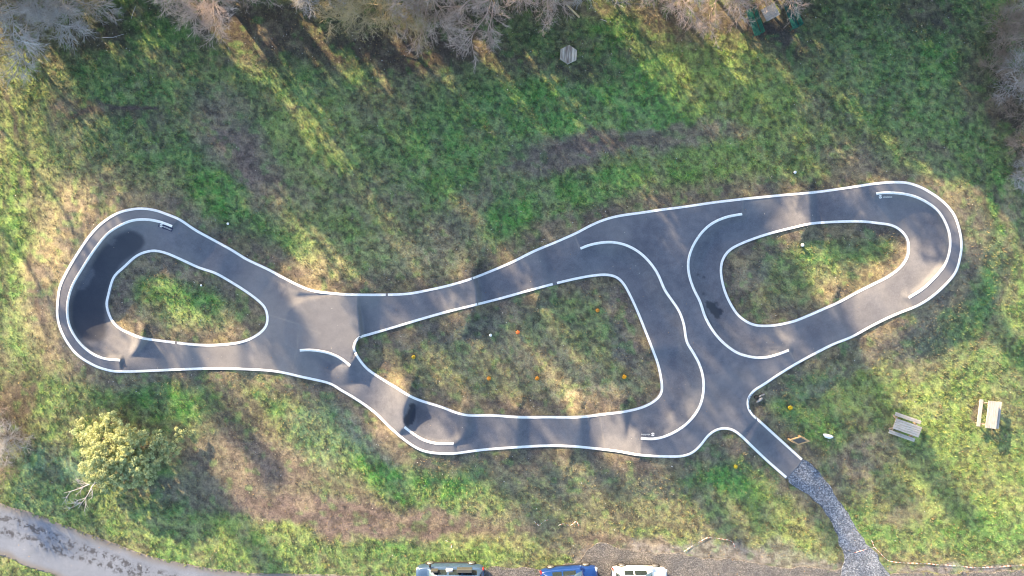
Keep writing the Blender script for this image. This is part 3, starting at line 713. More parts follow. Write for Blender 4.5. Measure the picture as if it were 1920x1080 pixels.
def bare_tree_paths(rs, h, cr, nl1=24, counts=(8, 7, 4), lowfrac=.16, rise=.50, multi=1, thick=1.0):
    trunk = []; crown = []; tips = []
    def grow(p, d, L, r, seg, wob, up):
        pts = [p]; q = p.copy(); dd = d / np.linalg.norm(d)
        for s in range(seg):
            dd = dd + rs.normal(0, wob, 3) + A_([0, 0, up]); dd /= np.linalg.norm(dd)
            q = q + dd * L / seg; pts.append(q)
        return np.array(pts), np.linspace(r, r * .35, seg + 1)
    def perp(d, spread):
        a = rs.normal(0, 1, 3); a -= d * a.dot(d); a /= np.linalg.norm(a) + 1e-9
        v = d * math.cos(spread) + a * math.sin(spread); return v
    for m in range(multi):
        lean = rs.normal(0, .06, 3) * (1 if multi == 1 else 5); lean[2] = 1
        P, R = grow(A_([rs.normal(0, .1) * (multi > 1), rs.normal(0, .1) * (multi > 1), -.1]), lean, h, .16 * thick * h / 9, 8, .05, .02)
        trunk.append((P, R))
        for i in range(nl1):
            f = lowfrac + (1 - lowfrac) * (i + rs.rand()) / nl1
            k = f * 8; k0 = min(int(k), 7); p = P[k0] * (1 - (k - k0)) + P[k0 + 1] * (k - k0)
            az = i * 2.4 + rs.normal(0, .3); el = rise * (.4 + .9 * f) + rs.normal(0, .12)
            d = A_([math.cos(az) * math.cos(el), math.sin(az) * math.cos(el), math.sin(el)])
            L1 = cr * (1.08 - .60 * abs(f - .34) / .66) * rs.uniform(.75, 1.15) * (1.0 if f < .85 else .6)
            P1, R1_ = grow(p, d, L1, .048 * thick * h / 9 * (1.1 - .6 * f), 6, .10, .05)
            crown.append((P1, R1_))
            for j in range(counts[0]):
                f2 = .2 + .8 * (j + rs.rand()) / counts[0]; k = f2 * 6; k0 = min(int(k), 5); p2 = P1[k0] * (1 - (k - k0)) + P1[k0 + 1] * (k - k0)
                d2 = perp((P1[k0 + 1] - P1[k0]) / np.linalg.norm(P1[k0 + 1] - P1[k0]), rs.uniform(.5, .95))
                P2, R2_ = grow(p2, d2, L1 * rs.uniform(.28, .5) * (1.15 - .5 * f2), .019 * thick, 4, .14, .03)
                crown.append((P2, R2_))
                for l in range(counts[1]):
                    f3 = .15 + .85 * (l + rs.rand()) / counts[1]; k = f3 * 4; k0 = min(int(k), 3); p3 = P2[k0] * (1 - (k - k0)) + P2[k0 + 1] * (k - k0)
                    d3 = perp((P2[k0 + 1] - P2[k0]) / np.linalg.norm(P2[k0 + 1] - P2[k0]), rs.uniform(.4, .9))
                    P3, R3_ = grow(p3, d3, rs.uniform(.35, .75), .0095 * thick, 3, .16, .02)
                    crown.append((P3, R3_))
                    for t in range(counts[2]):
                        k = rs.uniform(.6, 3); k0 = min(int(k), 2); p4 = P3[k0] * (1 - (k - k0)) + P3[k0 + 1] * (k - k0)
                        d4 = perp((P3[k0 + 1] - P3[k0]) / np.linalg.norm(P3[k0 + 1] - P3[k0]), rs.uniform(.35, .8))
                        P4, R4_ = grow(p4, d4, rs.uniform(.18, .42), .0065 * thick, 2, .15, 0)
                        crown.append((P4, R4_)); tips.append(P4[-1])
    return trunk, crown, np.array(tips)

def bare_tree(name, seed, h, cr, mat, **kw):
    rs = np.random.RandomState(seed)
    catkin = kw.pop('catkin', 0)
    tr, cr_, tips = bare_tree_paths(rs, h, cr, **kw)
    root = empty(name)
    Vv, F = tubes_np(tr, 7); np_mesh('trunk', Vv, F, m_bark, parent=root, smooth=True)
    Vv, F = tubes_np(cr_, 3); np_mesh('crown', Vv, F, mat, parent=root)
    if catkin:
        k = rs.rand(len(tips)) < catkin; T = np.repeat(tips[k], 4, 0) + rs.normal(0, .05, (k.sum() * 4, 3)); n = len(T)
        a = rs.normal(0, 1, (n, 3)); a /= np.linalg.norm(a, axis=1)[:, None]; b_ = np.cross(a, rs.normal(0, 1, (n, 3))); b_ /= np.linalg.norm(b_, axis=1)[:, None]
        r = rs.uniform(.015, .035, (n, 1)); Vq = np.stack([T - a * r, T - b_ * r * .6, T + a * r, T + b_ * r * .6], 1).reshape(-1, 3)
        c = A_([.40, .34, .14]) * rs.uniform(.7, 1.25, (n, 1)); np_mesh('leaves', Vq, np.arange(n * 4).reshape(-1, 4), m_leaf, colors=np.repeat(c, 4, 0), parent=root)
    return root

def copy_tree(o, parent=None):
    c = o.copy(); col.objects.link(c); c.parent = parent
    for ch in [x for x in bpy.data.objects if x.parent == o]: copy_tree(ch, c)
    return c
used = set()
def place(proto, u, v, scale=1.0, rz=0.0, label=None, cat='tree', group=None, tiltx=0.0, sz=None):
    o = copy_tree(proto) if proto.name in used else proto
    used.add(proto.name)
    o.location = G(u, v); o.rotation_euler = (tiltx, 0, rz); o.scale = (scale, scale, sz or scale)
    tag(o, label, cat, group); return o

tA = bare_tree('bare_tree', 1, 8.5, 4.3, m_twig_grey, nl1=28, counts=(12, 10, 6), thick=1.2)
tB = bare_tree('bare_tree', 2, 8.5, 4.1, m_twig_tan, nl1=28, counts=(11, 9, 6), thick=1.2)
tC = bare_tree('budding_tree', 3, 8.0, 4.1, m_twig_yel, nl1=28, counts=(11, 9, 6), thick=1.2, catkin=.6)
tD = bare_tree('bare_tree', 4, 9.0, 4.3, m_twig_tan, nl1=30, counts=(11, 9, 6), thick=1.2)
sA_ = bare_tree('bare_shrub', 5, 2.6, 1.8, m_twig_brown, nl1=7, counts=(5, 5, 4), lowfrac=.1, rise=.7, multi=4, thick=.7)
sB_ = bare_tree('bare_shrub', 6, 2.8, 1.9, m_twig_grey, nl1=7, counts=(5, 5, 4), lowfrac=.1, rise=.6, multi=4, thick=.7)
GT = 'bare trees along the far edge of the field'
place(tA, 98, 44, 1.05, .3, 'pale grey bare tree in the upper left corner, leftmost along the top edge', group=GT)
place(tA, 165, 12, .8, 1.5, 'smaller pale grey bare tree right of the corner tree, its tips beside the litter patch', group=GT)
place(tA, -15, 8, .95, 2.1, 'pale grey bare tree hanging over the very corner, left of the other grey one', group=GT)
place(tB, 434, 12, .92, 1.2, 'tan bare tree standing alone between the grey corner tree and the dense clump', group=GT)
place(tA, 598, -30, .75, 4.2, 'thin grey bare tree just left of the dense clump, only its lowest twigs showing', group=GT)
place(tC, 716, 28, .92, .4, 'yellowish budding tree at the left end of the dense clump', group=GT)
place(tD, 812, 14, .9, 3.3, 'tan bare tree in the middle of the dense clump, right of the yellowish one', group=GT)
place(tD, 932, 20, .95, 5.0, 'pinkish tan bare tree with long drooping sprays, right end of the dense clump', group=GT)
place(tB, 1020, -12, .8, 2.6, 'tan bare tree whose branch tips show above the hexagonal table', group=GT)
place(tA, 1105, -55, .75, .9, 'small pale bare tree top beside the leaning pole', group=GT)
place(tB, 1258, 8, .85, 4.0, 'tan bare tree left of the green benches, standing nearer the middle of the edge', group=GT)
place(tB, 1338, -8, .72, 5.6, 'tan bare tree reaching over the left green bench', group=GT)
place(tD, 1436, -22, .66, 1.0, 'dense tan bare tree spreading above the wooden table between the green benches', group=GT)
place(tB, 1740, -45, .6, 2.2, 'small bare tree tip at the top edge, right of the green benches', group=GT)
place(tC, 190, -30, .7, 2.0, 'yellow-leaved tree tip between the grey corner tree and the lone tan tree', group=GT)
# unseen trees that throw the long shadows; leafy ones added to block sun
FAR = 'trees beyond the picture whose shadows cross the field'
def leafy_blocker(name, seed, h, r, n=5200, leaf=.13, low=.10):
    rs = np.random.RandomState(seed); root = empty(name)
    Vv, F = tubes_np([(A_([[0, 0, -.1], [.05, 0, h * .5], [0, .05, h * .95]]), A_([.18, .13, .04]))], 7); np_mesh('trunk', Vv, F, m_bark, parent=root, smooth=True)
    t_ = rs.rand(n) ** .8; z = h * (low + (1 - low) * t_); az = rs.rand(n) * 6.283
    rad = r * np.sqrt(rs.rand(n)) * (1 - .75 * np.clip(t_ - .35, 0, 1) ** 1.2) * (.72 + .5 * np.sin(az * 3 + z * 1.7) * np.sin(z * 2.1 + az))
    p = np.stack([rad * np.cos(az), rad * np.sin(az), z], -1); a = rs.normal(0, 1, (n, 3)); a /= np.linalg.norm(a, axis=1)[:, None]
    b_ = np.cross(a, rs.normal(0, 1, (n, 3))); b_ /= np.linalg.norm(b_, axis=1)[:, None]; L = rs.uniform(.6, 1.3, (n, 1)) * leaf
    Vq = np.stack([p - a * L, p - b_ * L * .6, p + a * L, p + b_ * L * .6], 1).reshape(-1, 3); c = A_([.07, .11, .04]) * rs.uniform(.7, 1.3, (n, 1))
    np_mesh('crown', Vq, np.arange(n * 4).reshape(-1, 4), m_leaf, colors=np.repeat(c, 4, 0), parent=root)
    return root
iN = leafy_blocker('ivy_sun_blocker', 11, 10, 1.5); iW = leafy_blocker('evergreen_tree', 12, 10, 3.4, 16000, .16)  # ivy and evergreen foliage added out of view to deepen the shade
for (x0, v, s, r, p) in [(100, -150, 1, 2, iN), (290, -200, 1.15, 3, iN), (470, -170, .9, 4, iN), (640, -180, .9, 1, iN), (790, -200, .65, 2, iN), (880, -150, .6, 3, iN),
                         (960, -110, .5, 0, iW), (1050, -110, .42, 3, iW), (1530, -210, .9, 2, iW), (1610, -150, 1.0, 4, iW), (1740, -130, .9, 5, iW), (1860, -150, .9, 0, iW)]:
    place(p, x0 + .79 * v, v, s, r, 'unseen slim ivy-clad tree, foliage added to deepen the shade' if p is iN else 'unseen broad evergreen tree, added to deepen the shade', group=FAR)
tF = bare_tree('tall_bare_tree', 31, 18, 2.6, m_twig_brown, nl1=26, counts=(8, 5, 3), thick=1.9, rise=.7, lowfrac=.55)
tG = bare_tree('tall_bare_tree', 32, 17, 2.2, m_twig_brown, nl1=22, counts=(7, 5, 3), thick=2.0, rise=.8, lowfrac=.55)
for (x0, v, s, r, p) in [(60, -400, 1, 1, tF), (150, -470, 1.05, 2, tG), (250, -430, 1, 3, tF), (300, -380, .9, 0, tG), (440, -500, 1.1, 3, tF), (520, -430, 1.0, 1, tG), (610, -520, 1.1, 4, tF), (660, -420, .95, 2, tG), (775, -480, 1.1, 5, tF), (830, -530, 1.1, 2, tG),
                         (890, -430, 1, 6, tF), (960, -500, 1.05, 6, tG), (1040, -560, 1.15, 1, tF), (1090, -450, 1.0, 4, tG), (1235, -560, .95, 1, tG), (1400, -420, .8, 1, tG)]:
    place(p, x0 + .79 * v, v, s, r, 'tall slender bare tree standing far beyond the edge of the photograph', group=FAR)
iF = leafy_blocker('tall_sun_blocker', 35, 19, 2.1, 1150, .2, .58)  # never in view; high sparse crown added to shade the lower field
for (x0, v, s, r) in [(30, -420, 1, 1), (240, -320, 1, 3), (330, -470, 1.05, 0), (430, -420, 1, 5), (585, -330, 1, 2), (665, -430, 1.05, 1), (775, -390, 1.05, 4), (860, -470, 1.05, 0), (945, -400, 1.0, 3), (1050, -500, 1.1, 2), (1385, -500, .9, 5), (-190, -330, .9, 1), (-335, -250, 1.0, 2)]:
    v = v * .9 + 95; place(iF, x0 + .79 * v, v, s, r, 'unseen tall thin evergreen, high crown added to shade the field', group=FAR)
hB = leafy_blocker('bush_sun_blocker', 33, 3.2, 2.6, 5000, .14)  # out of view, added to keep low sun off the top strip
for k, u in enumerate([-150, -60, 30, 130, 230, 330, 430, 530, 640, 740, 840, 930]):
    place(hB, u, -75 - 12 * (k % 3), (.75, .85, .6)[k % 3], k * 1.3, 'unseen low bush, added to block sun from the top strip', cat='bush', group='unseen bushes added to shade the top strip')
GS = 'leafless shrubs at the right edge'
for i, (u, v, s, r, p, l) in enumerate([(1905, 20, 1.1, 0, sB_, 'pale leafless shrub in the upper right corner'), (1880, 90, 1.0, 2, sA_, 'brown leafless shrub below the pale corner shrub'),
        (1900, 150, 1.1, 4, sB_, 'greyish leafless shrub, third down the right edge'), (1925, 215, 1.0, 1, sA_, 'brown leafless shrub, fourth down the right edge'),
        (1915, 275, .8, 3, sA_, 'low brown leafless shrub, second lowest on the right edge')]):
    place(p, u, v, s, r, l, 'shrub', GS)
for (u, v, s, r, p, l) in [(1868, 48, .8, 5, sA_, 'brown leafless shrub left of the pale corner shrub'), (1856, 128, .6, 3, sA_, 'small brown leafless shrub standing furthest into the grass at upper right'),
        (1890, 185, .85, 1, sA_, 'brown leafless shrub between the greyish one and the fourth one'), (1900, 325, .6, 5, sB_, 'small grey leafless shrub below the others on the right edge')]:
    place(p, u, v, s, r, l, 'shrub', GS)
GL = 'leafless shrubs at the left edge'
for (u, v, s, r, p, l) in [(18, 820, .95, 0, sB_, 'grey leafless shrub on the left edge, beside the teal grass'), (-5, 770, .8, 2, sA_, 'brown leafless shrub on the left edge, upper one of the pair'),
        (5, 880, .75, 4, sA_, 'dark leafless shrub on the left edge just above the lane')]:
    place(p, u, v, s, r, l, 'shrub', GL)

# ------------------------------------------------------------------ leafy bush (lower left)
def leafy_bush():
    rs = np.random.RandomState(21)
    root = empty('evergreen_tree', G(252, 838))
    tag(root, 'yellow-green evergreen tree standing alone above the lane, lower left', 'tree')
    clumps = []; limbs = []
    for i in range(105):
        az = rs.rand() * 6.283; r = 3.05 * math.sqrt(rs.rand()) * (1 + .26 * math.sin(3 * az + 1) + .17 * math.sin(5 * az) + .08 * math.sin(9 * az))
        zz = .5 + 1.9 * (1 - (r / 3.9) ** 2) * rs.uniform(.55, 1.05)
        c = A_([r * math.cos(az) * 1.0, r * math.sin(az) * .74, max(zz, .4)]); clumps.append((c, rs.uniform(.32, .62)))
        if i % 4 == 0:
            m = A_([c[0] * .4, c[1] * .4, c[2] * .6]); limbs.append((A_([[0, 0, .2], m, c]), A_([.05, .03, .01])))
    Vv, F = tubes_np([(A_([[0, 0, -.1], [.05, .05, .8], [.0, .1, 1.6]]), A_([.17, .14, .08]))], 8); np_mesh('trunk', Vv, F, m_bark, parent=root, smooth=True)
    Vv, F = tubes_np(limbs, 5); np_mesh('limb', Vv, F, m_bark, parent=root)
    Vs = []; Cs = []
    for c, r in clumps:
        tone = rs.uniform(.8, 1.2); yel = rs.rand()
        nsub = 8
        for s in range(nsub):
            d = rs.normal(0, 1, 3); d /= np.linalg.norm(d); d[2] = abs(d[2]) * .8 if rs.rand() < .75 else d[2]; sc0 = c + d * r * A_([1, 1, .8]) * rs.uniform(.7, 1.15); sr = r * rs.uniform(.28, .42)
            n = 75
            q = rs.normal(0, 1, (n, 3)); q /= np.linalg.norm(q, axis=1)[:, None]; p = sc0 + q * sr * rs.uniform(.5, 1.0, (n, 1)) * A_([1, 1, .75])
            nr = q + rs.normal(0, .55, (n, 3)) + A_([0, 0, .3]); nr /= np.linalg.norm(nr, axis=1)[:, None]
            a = np.cross(nr, rs.normal(0, 1, (n, 3))); a /= np.linalg.norm(a, axis=1)[:, None]; b_ = np.cross(nr, a)
            L = rs.uniform(.035, .065, (n, 1)); Vs.append(np.stack([p - a * L, p - b_ * L * .5, p + a * L, p + b_ * L * .5], 1).reshape(-1, 3))
            cc = (A_([.54, .56, .27]) * yel + A_([.34, .42, .23]) * (1 - yel)) * tone * rs.uniform(.75, 1.25, (n, 1)); Cs.append(np.repeat(cc, 4, 0))
    Vq = np.vstack(Vs); Cq = np.vstack(Cs)
    np_mesh('crown', Vq, np.arange(len(Vq)).reshape(-1, 4), m_leaf, colors=Cq, parent=root)
leafy_bush()

def dead_branch():
    rs = np.random.RandomState(9); root = G(180, 903, .25)
    paths = []
    def br(p, d, L, r, lvl):
        pts = [p]; q = p.copy()
        for s in range(5):
            d = d + rs.normal(0, .12, 3) * A_([1, 1, .3]); d /= np.linalg.norm(d); q = q + d * L / 5; q[2] = max(q[2], .05); pts.append(q)
        P = A_(pts); paths.append((P, np.linspace(r, r * .3, 6)))
        if lvl:
            for k in range(5):
                i = rs.randint(1, 5); s = rs.choice([-1, 1]); a = rs.uniform(.4, .9) * s
                nd = A_([d[0] * math.cos(a) - d[1] * math.sin(a), d[0] * math.sin(a) + d[1] * math.cos(a), .1]); br(P[i], nd, L * rs.uniform(.3, .5), r * .5, lvl - 1)
    br(A_([0, 0, 0.0]), A_([-1, -.35, .05]), 2.2, .045, 2); br(A_([0, 0, 0.0]), A_([-.75, -1.1, .05]), 2.1, .045, 2)
    Vv, F = tubes_np(paths, 5); o = np_mesh('dead_branch', Vv, F, m_twig_grey); o.location = root
    tag(o, 'pale forked dead branch lying in the grass below the evergreen tree', 'branch')
dead_branch()
def stick(name, pts, r, label, mat, cat='branch'):
    P = A_([tuple(G(u, v, z)) for u, v, z in pts]); P0 = P[0].copy(); Vv, F = tubes_np([(P - P0, np.linspace(r, r * .6, len(P)))], 6)
    o = np_mesh(name, Vv, F, mat, smooth=True); o.location = P0; tag(o, label, cat)
m_pole = bark('pale_pole_mat', (.45, .34, .20), (.6, .47, .30))
stick('leaning_pole', [(1086, 32, .1), (1074, 20, .8), (1060, 6, 1.8), (1050, -5, 2.6)], .07, 'peeled pale trunk leaning out of the trees above the hexagonal table', m_pole, 'pole')
stick('fallen_branch', [(192, 70, .1), (212, 70, .12), (232, 64, .15)], .02, 'thin pale branch lying in leaf litter right of the corner tree', m_twig_grey)
stick('fallen_branch', [(254, 12, .1), (248, 28, .1), (246, 36, .1)], .018, 'short upright-lying twig near the yellow-leaved tree tip', m_twig_grey)
stick('fallen_branch', [(1126, 36, .05), (1138, 40, .06)], .02, 'short pale stick lying right of the leaning trunk', m_twig_grey)

# ------------------------------------------------------------------ tables and benches
def picnic_table(u, v, rz, label, spacing=.62):
    z0 = hz(u, v); root = empty('picnic_table', W(u, v, z0 + .03), rz); tag(root, label, 'picnic table', 'picnic tables')
    m = MB()
    for k in range(5): m.box((0, -.29 + k * .145, .74 + random.uniform(-.003, .003)), (1.8, .132, .042), bev=.006)
    m.build('tabletop', m_wood, root)
    for s in (-1, 1):
        m = MB()
        for k in (-1, 1): m.box((0, s * spacing + k * .062, .45), (1.8, .115, .042), bev=.006)
        m.build('bench_seat', m_wood, root)
    for s in (-1, 1):
        m = MB()
        m.box((s * .68, 0, .40), (.05, spacing * 2 + .16, .10)); m.box((s * .63, 0, .68), (.05, .66, .08))
        for q in (-1, 1): m.box((s * .73, q * .36, .36), (.05, .10, .76), tilt=('X', q * .34))
        m.build('leg_frame', m_woodd, root)
picnic_table(1689.5, 798, math.radians(-19.3), 'grey picnic table with two benches beside the bare soil patch, left of the pair')
picnic_table(1846, 774, math.radians(83), 'pale picnic table standing upright in the frame, rightmost of the pair')
def wood_table_between():
    u, v = 1438, 30; root = empty('picnic_table', W(u, v, hz(u, v) + .03), math.radians(28)); tag(root, 'weathered wooden table under the twigs between two green benches', 'picnic table', 'picnic tables')
    m = MB()
    for k in range(6): m.box((0, -.36 + k * .145, .62), (1.0, .134, .04), bev=.006)
    m.build('tabletop', m_wood, root)
    for s in (-1, 1): MB().box((s * .38, 0, .30), (.08, .6, .60)).build('leg', m_woodd, root)
wood_table_between()
def hex_table():
    u, v = 1065, 106; root = empty('hexagonal_table', W(u, v, hz(u, v) + .02), 0); tag(root, 'hexagonal plank-topped wooden table on the grass below the tree line', 'table')
    R = .62; a0 = math.radians(86); hexp = [(R * math.cos(a0 + k * math.pi / 3), R * math.sin(a0 + k * math.pi / 3)) for k in range(6)]
    # planks run along the tilted long direction, each clipped to the hexagon
    th = math.radians(82); ex = Vector((math.cos(th), math.sin(th))); ey = Vector((-ex.y, ex.x))
    Q = [(ex.dot(Vector(p)), ey.dot(Vector(p))) for p in hexp]
    def clip(P, axis_, val, keep_less):
        out = []
        for i in range(len(P)):
            a, b_ = P[i - 1], P[i]; ia = (a[axis_] < val) == keep_less; ib = (b_[axis_] < val) == keep_less
            if ia != ib:
                t = (val - a[axis_]) / (b_[axis_] - a[axis_]); out.append(tuple(a[k] + (b_[k] - a[k]) * t for k in (0, 1)))
            if ib: out.append(b_)
        return out
    w = .21; m = MB(); k = 0; y = -.62
    for k in range(6):
        y0 = y + k * w; P = clip(clip(Q, 1, y0 + .008, False), 1, y0 + w - .008, True)
        if len(P) < 3: continue
        zt = .46 + random.uniform(-.006, .006); n = len(P)
        pts = [(ex.x * p[0] + ey.x * p[1], ex.y * p[0] + ey.y * p[1]) for p in P]
        m.add([(a, b_, zt) for a, b_ in pts] + [(a, b_, zt - .045) for a, b_ in pts], [tuple(range(n)), tuple(range(2 * n - 1, n - 1, -1))] + [(i, n + i, n + (i + 1) % n, (i + 1) % n) for i in range(n)])
    m.build('tabletop', m_hex, root)
    m = MB()
    for i in range(6):
        a, b_ = Vector(hexp[i]) * .985, Vector(hexp[(i + 1) % 6]) * .985; c = (a + b_) / 2; d = b_ - a
        m.box((c.x, c.y, .36), (d.length, .04, .10), rz=math.atan2(d.y, d.x))
    m.build('apron', m_wood, root)
    for i in range(6): MB().box((hexp[i][0] * .82, hexp[i][1] * .82, .2), (.08, .08, .42)).build('leg', m_woodd, root)
m_hex, t, b = new_mat('hex_plank_mat', .9, spec=.1)
tc = N(t, 'ShaderNodeTexCoord'); mp = N(t, 'ShaderNodeMapping'); mp.inputs['Rotation'].default_value = (0, 0, math.radians(8)); mp.inputs['Scale'].default_value = (5.2, .5, 1)
t.links.new(tc.outputs['Object'], mp.inputs['Vector']); n1 = noise(t, 1.4, 3, .6, mp.outputs[0])
t.links.new(ramp(t, n1.outputs[0], [(.38, (.22, .17, .15)), (.5, (.42, .36, .30)), (.62, (.62, .55, .46))]), b.inputs['Base Color'])
hex_table()
def green_bench(u, v, rz, label, dz=0):
    root = empty('park_bench', W(u, v, hz(u, v) + .02), rz); tag(root, label, 'bench', 'green metal benches')
    m = MB()
    for k in range(4): m.box((0, -.16 + k * .108, .45), (1.8, .095, .03), bev=.005)
    m.build('seat', m_green, root)
    m = MB()
    for k in range(3): m.box((0, .27 + k * .03, .56 + k * .13), (1.8, .03, .10), tilt=('X', -.2), bev=.005)
    m.build('backrest', m_green, root)
    for s in (-1, 1):
        m = MB(); m.tube([(s * .82, -.22, 0), (s * .82, -.2, .43), (s * .82, .2, .43), (s * .82, .26, .5), (s * .82, .36, .88)], .025, 6)
        m.tube([(s * .82, .28, 0), (s * .82, .22, .43)], .025, 6); m.tube([(s * .82, -.22, .43), (s * .82, -.22, .66), (s * .82, .28, .66)], .022, 6)
        m.build('leg_frame', m_green, root)
green_bench(1408, 47, math.radians(-70), 'green metal bench left of the twig-covered table')
green_bench(1478, 34, math.radians(-68), 'dark green metal bench right of the twig-covered table')

# ------------------------------------------------------------------ info board, bag, rocks, markers, plants
def info_board():
    P = [W(1496, 834, .85), W(1519, 827, .85), W(1502, 818, 1.25), W(1480, 824.5, 1.25)]
    P = [Vector(p) for p in P]; base = Vector((sum(p.x for p in P) / 4, sum(p.y for p in P) / 4, hz(1495, 826)))
    root = empty('notice_board', base); tag(root, 'tilted notice board with a pale wooden frame beside the access arm', 'notice board')
    Q = [p - base for p in P]; c = sum(Q, Vector()) / 4
    nrm = (Q[1] - Q[0]).cross(Q[3] - Q[0]).normalized()
    if nrm.z < 0: nrm = -nrm
    inn = [c + (q - c) * .72 for q in Q]
    v = [q + nrm * .03 for q in Q] + [q + nrm * .03 for q in inn] + [q - nrm * .03 for q in Q] + [q - nrm * .03 for q in inn]
    f = []
    for i in range(4):
        j = (i + 1) % 4; f += [(i, j, 4 + j, 4 + i), (8 + i, 12 + i, 12 + j, 8 + j), (i, 8 + i, 8 + j, j), (4 + i, 4 + j, 12 + j, 12 + i)]
    mesh_obj('frame', v, f, m_newwood, root)
    inn2 = [c + (q - c) * .74 for q in Q]
    mesh_obj('panel', [q + nrm * .005 for q in inn2] + [q - nrm * .02 for q in inn2], [(0, 1, 2, 3), (7, 6, 5, 4)] + [(i, 4 + i, 4 + (i + 1) % 4, (i + 1) % 4) for i in range(4)], m_panel, root)
    for a, b_ in ((0, 3), (1, 2)):
        m_ = (Q[a] + Q[b_]) / 2; m_ = c + (m_ - c) * .9
        MB().box((m_.x, m_.y, m_.z / 2 - .02), (.09, .09, m_.z)).build('post', m_newwood, root)
m_panel, _, _ = new_mat('dark_panel_mat', .6, (.10, .09, .085))
info_board()

def lump(name, u, v, size, mat, label, cat, group=None, seed=0, seg=14, z=0, rough=.12, rz=0):
    rs = np.random.RandomState(seed); vs = []; fs = []
    rings = seg // 2
    off = rs.rand(3) * 9
    for i in range(rings + 1):
        th = math.pi * i / rings
        for k in range(seg):
            ph = 2 * math.pi * k / seg; d = A_([math.sin(th) * math.cos(ph), math.sin(th) * math.sin(ph), math.cos(th)])
            r = 1 + rough * (math.sin(3 * d[0] + off[0]) + math.sin(4 * d[1] + off[1]) + math.sin(5 * d[2] + off[2] + 2 * d[0])) + rough * .4 * rs.normal() * (0 < i < rings)
            vs.append(d * r * A_(size) / 2)
    for i in range(rings):
        for k in range(seg): fs.append((i * seg + k, (i + 1) * seg + k, (i + 1) * seg + (k + 1) % seg, i * seg + (k + 1) % seg))
    o = mesh_obj(name, vs, fs, mat, None, True); o.location = G(u, v, z + size[2] * .35); o.rotation_euler = (0, 0, rz)
    if label: tag(o, label, cat, group)
    return o
m_bag, _, _ = new_mat('white_plastic_mat', .45, (.86, .86, .88))
lump('white_bag', 1553, 818, (.62, .30, .30), m_bag, 'white full bag lying in the grass right of the notice board', 'bag', seed=3, rz=-.25)
m_rock = bark('rock_mat', (.16, .15, .15), (.42, .40, .38))
for i, (u, v, s, l) in enumerate([(1424, 750, .45, 'long tan rock at the inner corner of the access arm'), (1431, 740, .22, 'pale rock beside the dark hole at the access corner'), (1418, 745, .35, 'dark rock lying above the long tan rock'),
                                  (1426, 742, .25, 'small dark rock between the two larger corner rocks')]):
    lump('rock', u, v, (s, s * .6, s * .45), m_rock if i != 2 else m_dark, l, 'rock', seed=20 + i, rough=.16, rz=.6, seg=10)
for i, (u, v, l) in enumerate([(920, 628, 'white round-capped marker in the middle island'), (1502, 460, 'white round-capped marker in the right island'), (430, 420, 'white round-capped marker above the left top lane'),
                               (380, 535, 'white round-capped marker in the left island'), (1488, 324, 'white round-capped marker above the top right lane')]):
    root = empty('marker_post', G(u, v)); tag(root, l, 'marker', 'white round-capped markers'); sc_ = [.9, 1.0, .75, .6, .9][i]
    m = MB(); m.tube([(0, 0, -.05), (0, 0, .22)], [.10 * sc_, .09 * sc_], 10); m.build('base', m_dark, root)
    vs = []; fs = []; sg = 14
    for a in range(6):
        th = math.pi / 2 * a / 5
        for k in range(sg): ph = 2 * math.pi * k / sg; vs.append((.115 * sc_ * math.cos(th) * math.cos(ph), .115 * sc_ * math.cos(th) * math.sin(ph), .22 + .13 * sc_ * math.sin(th)))
    for a in range(5):
        for k in range(sg): fs.append((a * sg + k, a * sg + (k + 1) % sg, (a + 1) * sg + (k + 1) % sg, (a + 1) * sg + k))
    fs.append(tuple(range(sg))[::-1]); mesh_obj('cap', vs, fs, m_stone, root, True)

def flower_clump(u, v, size, colr, label, cat, seed, group):
    rs = np.random.RandomState(seed); n = 220
    root = empty('flowering_plant', G(u, v)); tag(root, label, cat, group)
    def leaves(n, spread, z0, z1, L0, L1, c, name):
        az = rs.rand(n) * 6.283; r = spread * np.sqrt(rs.rand(n)); p = np.stack([r * np.cos(az), r * np.sin(az), z0 + (z1 - z0) * rs.rand(n) * (1 - (r / spread) ** 2 * .6)], -1)
        nr = p * A_([2, 2, 1]) + rs.normal(0, .08, (n, 3)) + A_([0, 0, .15]); nr /= np.linalg.norm(nr, axis=1)[:, None]
        a = np.cross(nr, rs.normal(0, 1, (n, 3))); a /= np.linalg.norm(a, axis=1)[:, None]; b_ = np.cross(nr, a); L = rs.uniform(L0, L1, (n, 1))
        Vq = np.stack([p - a * L, p - b_ * L * .6, p + a * L, p + b_ * L * .6], 1).reshape(-1, 3)
        cc = A_(c) * rs.uniform(.75, 1.2, (n, 1)); np_mesh(name, Vq, np.arange(n * 4).reshape(-1, 4), m_leaf, colors=np.repeat(cc, 4, 0), parent=root)
    leaves(n, size * .5, .12, .34, .02, .045, colr, 'flower_head'); leaves(80, size * .62, .0, .12, .02, .04, (.10, .14, .04), 'leaves')
GO = 'orange and yellow plants set out on the islands'
OR = (.70, .32, .05); YE = (.62, .48, .03)
for i, (u, v, s, c, l) in enumerate([(971, 623, .30, (.85, .25, .08), 'red-orange plant near the middle of the middle island'), (1120, 582, .28, OR, 'orange plant in the upper right of the middle island'),
        (1170, 706, .32, (.8, .42, .03), 'amber plant by the right edge of the middle island'), (1007, 709, .30, OR, 'orange plant low in the middle island, right one of a close pair'),
        (917, 709, .30, OR, 'orange plant low in the middle island, left one of a close pair'), (776, 669, .28, (.55, .40, .04), 'dull yellow plant near the left tip of the middle island'),
        (1480, 764, .36, YE, 'yellow plant in the grass right of the access corner'), (1378, 874, .30, (.42, .38, .04), 'dull yellow plant in the green patch left of the access arm')]):
    flower_clump(u, v, s * .85, c, l, 'plant', 40 + i, GO)

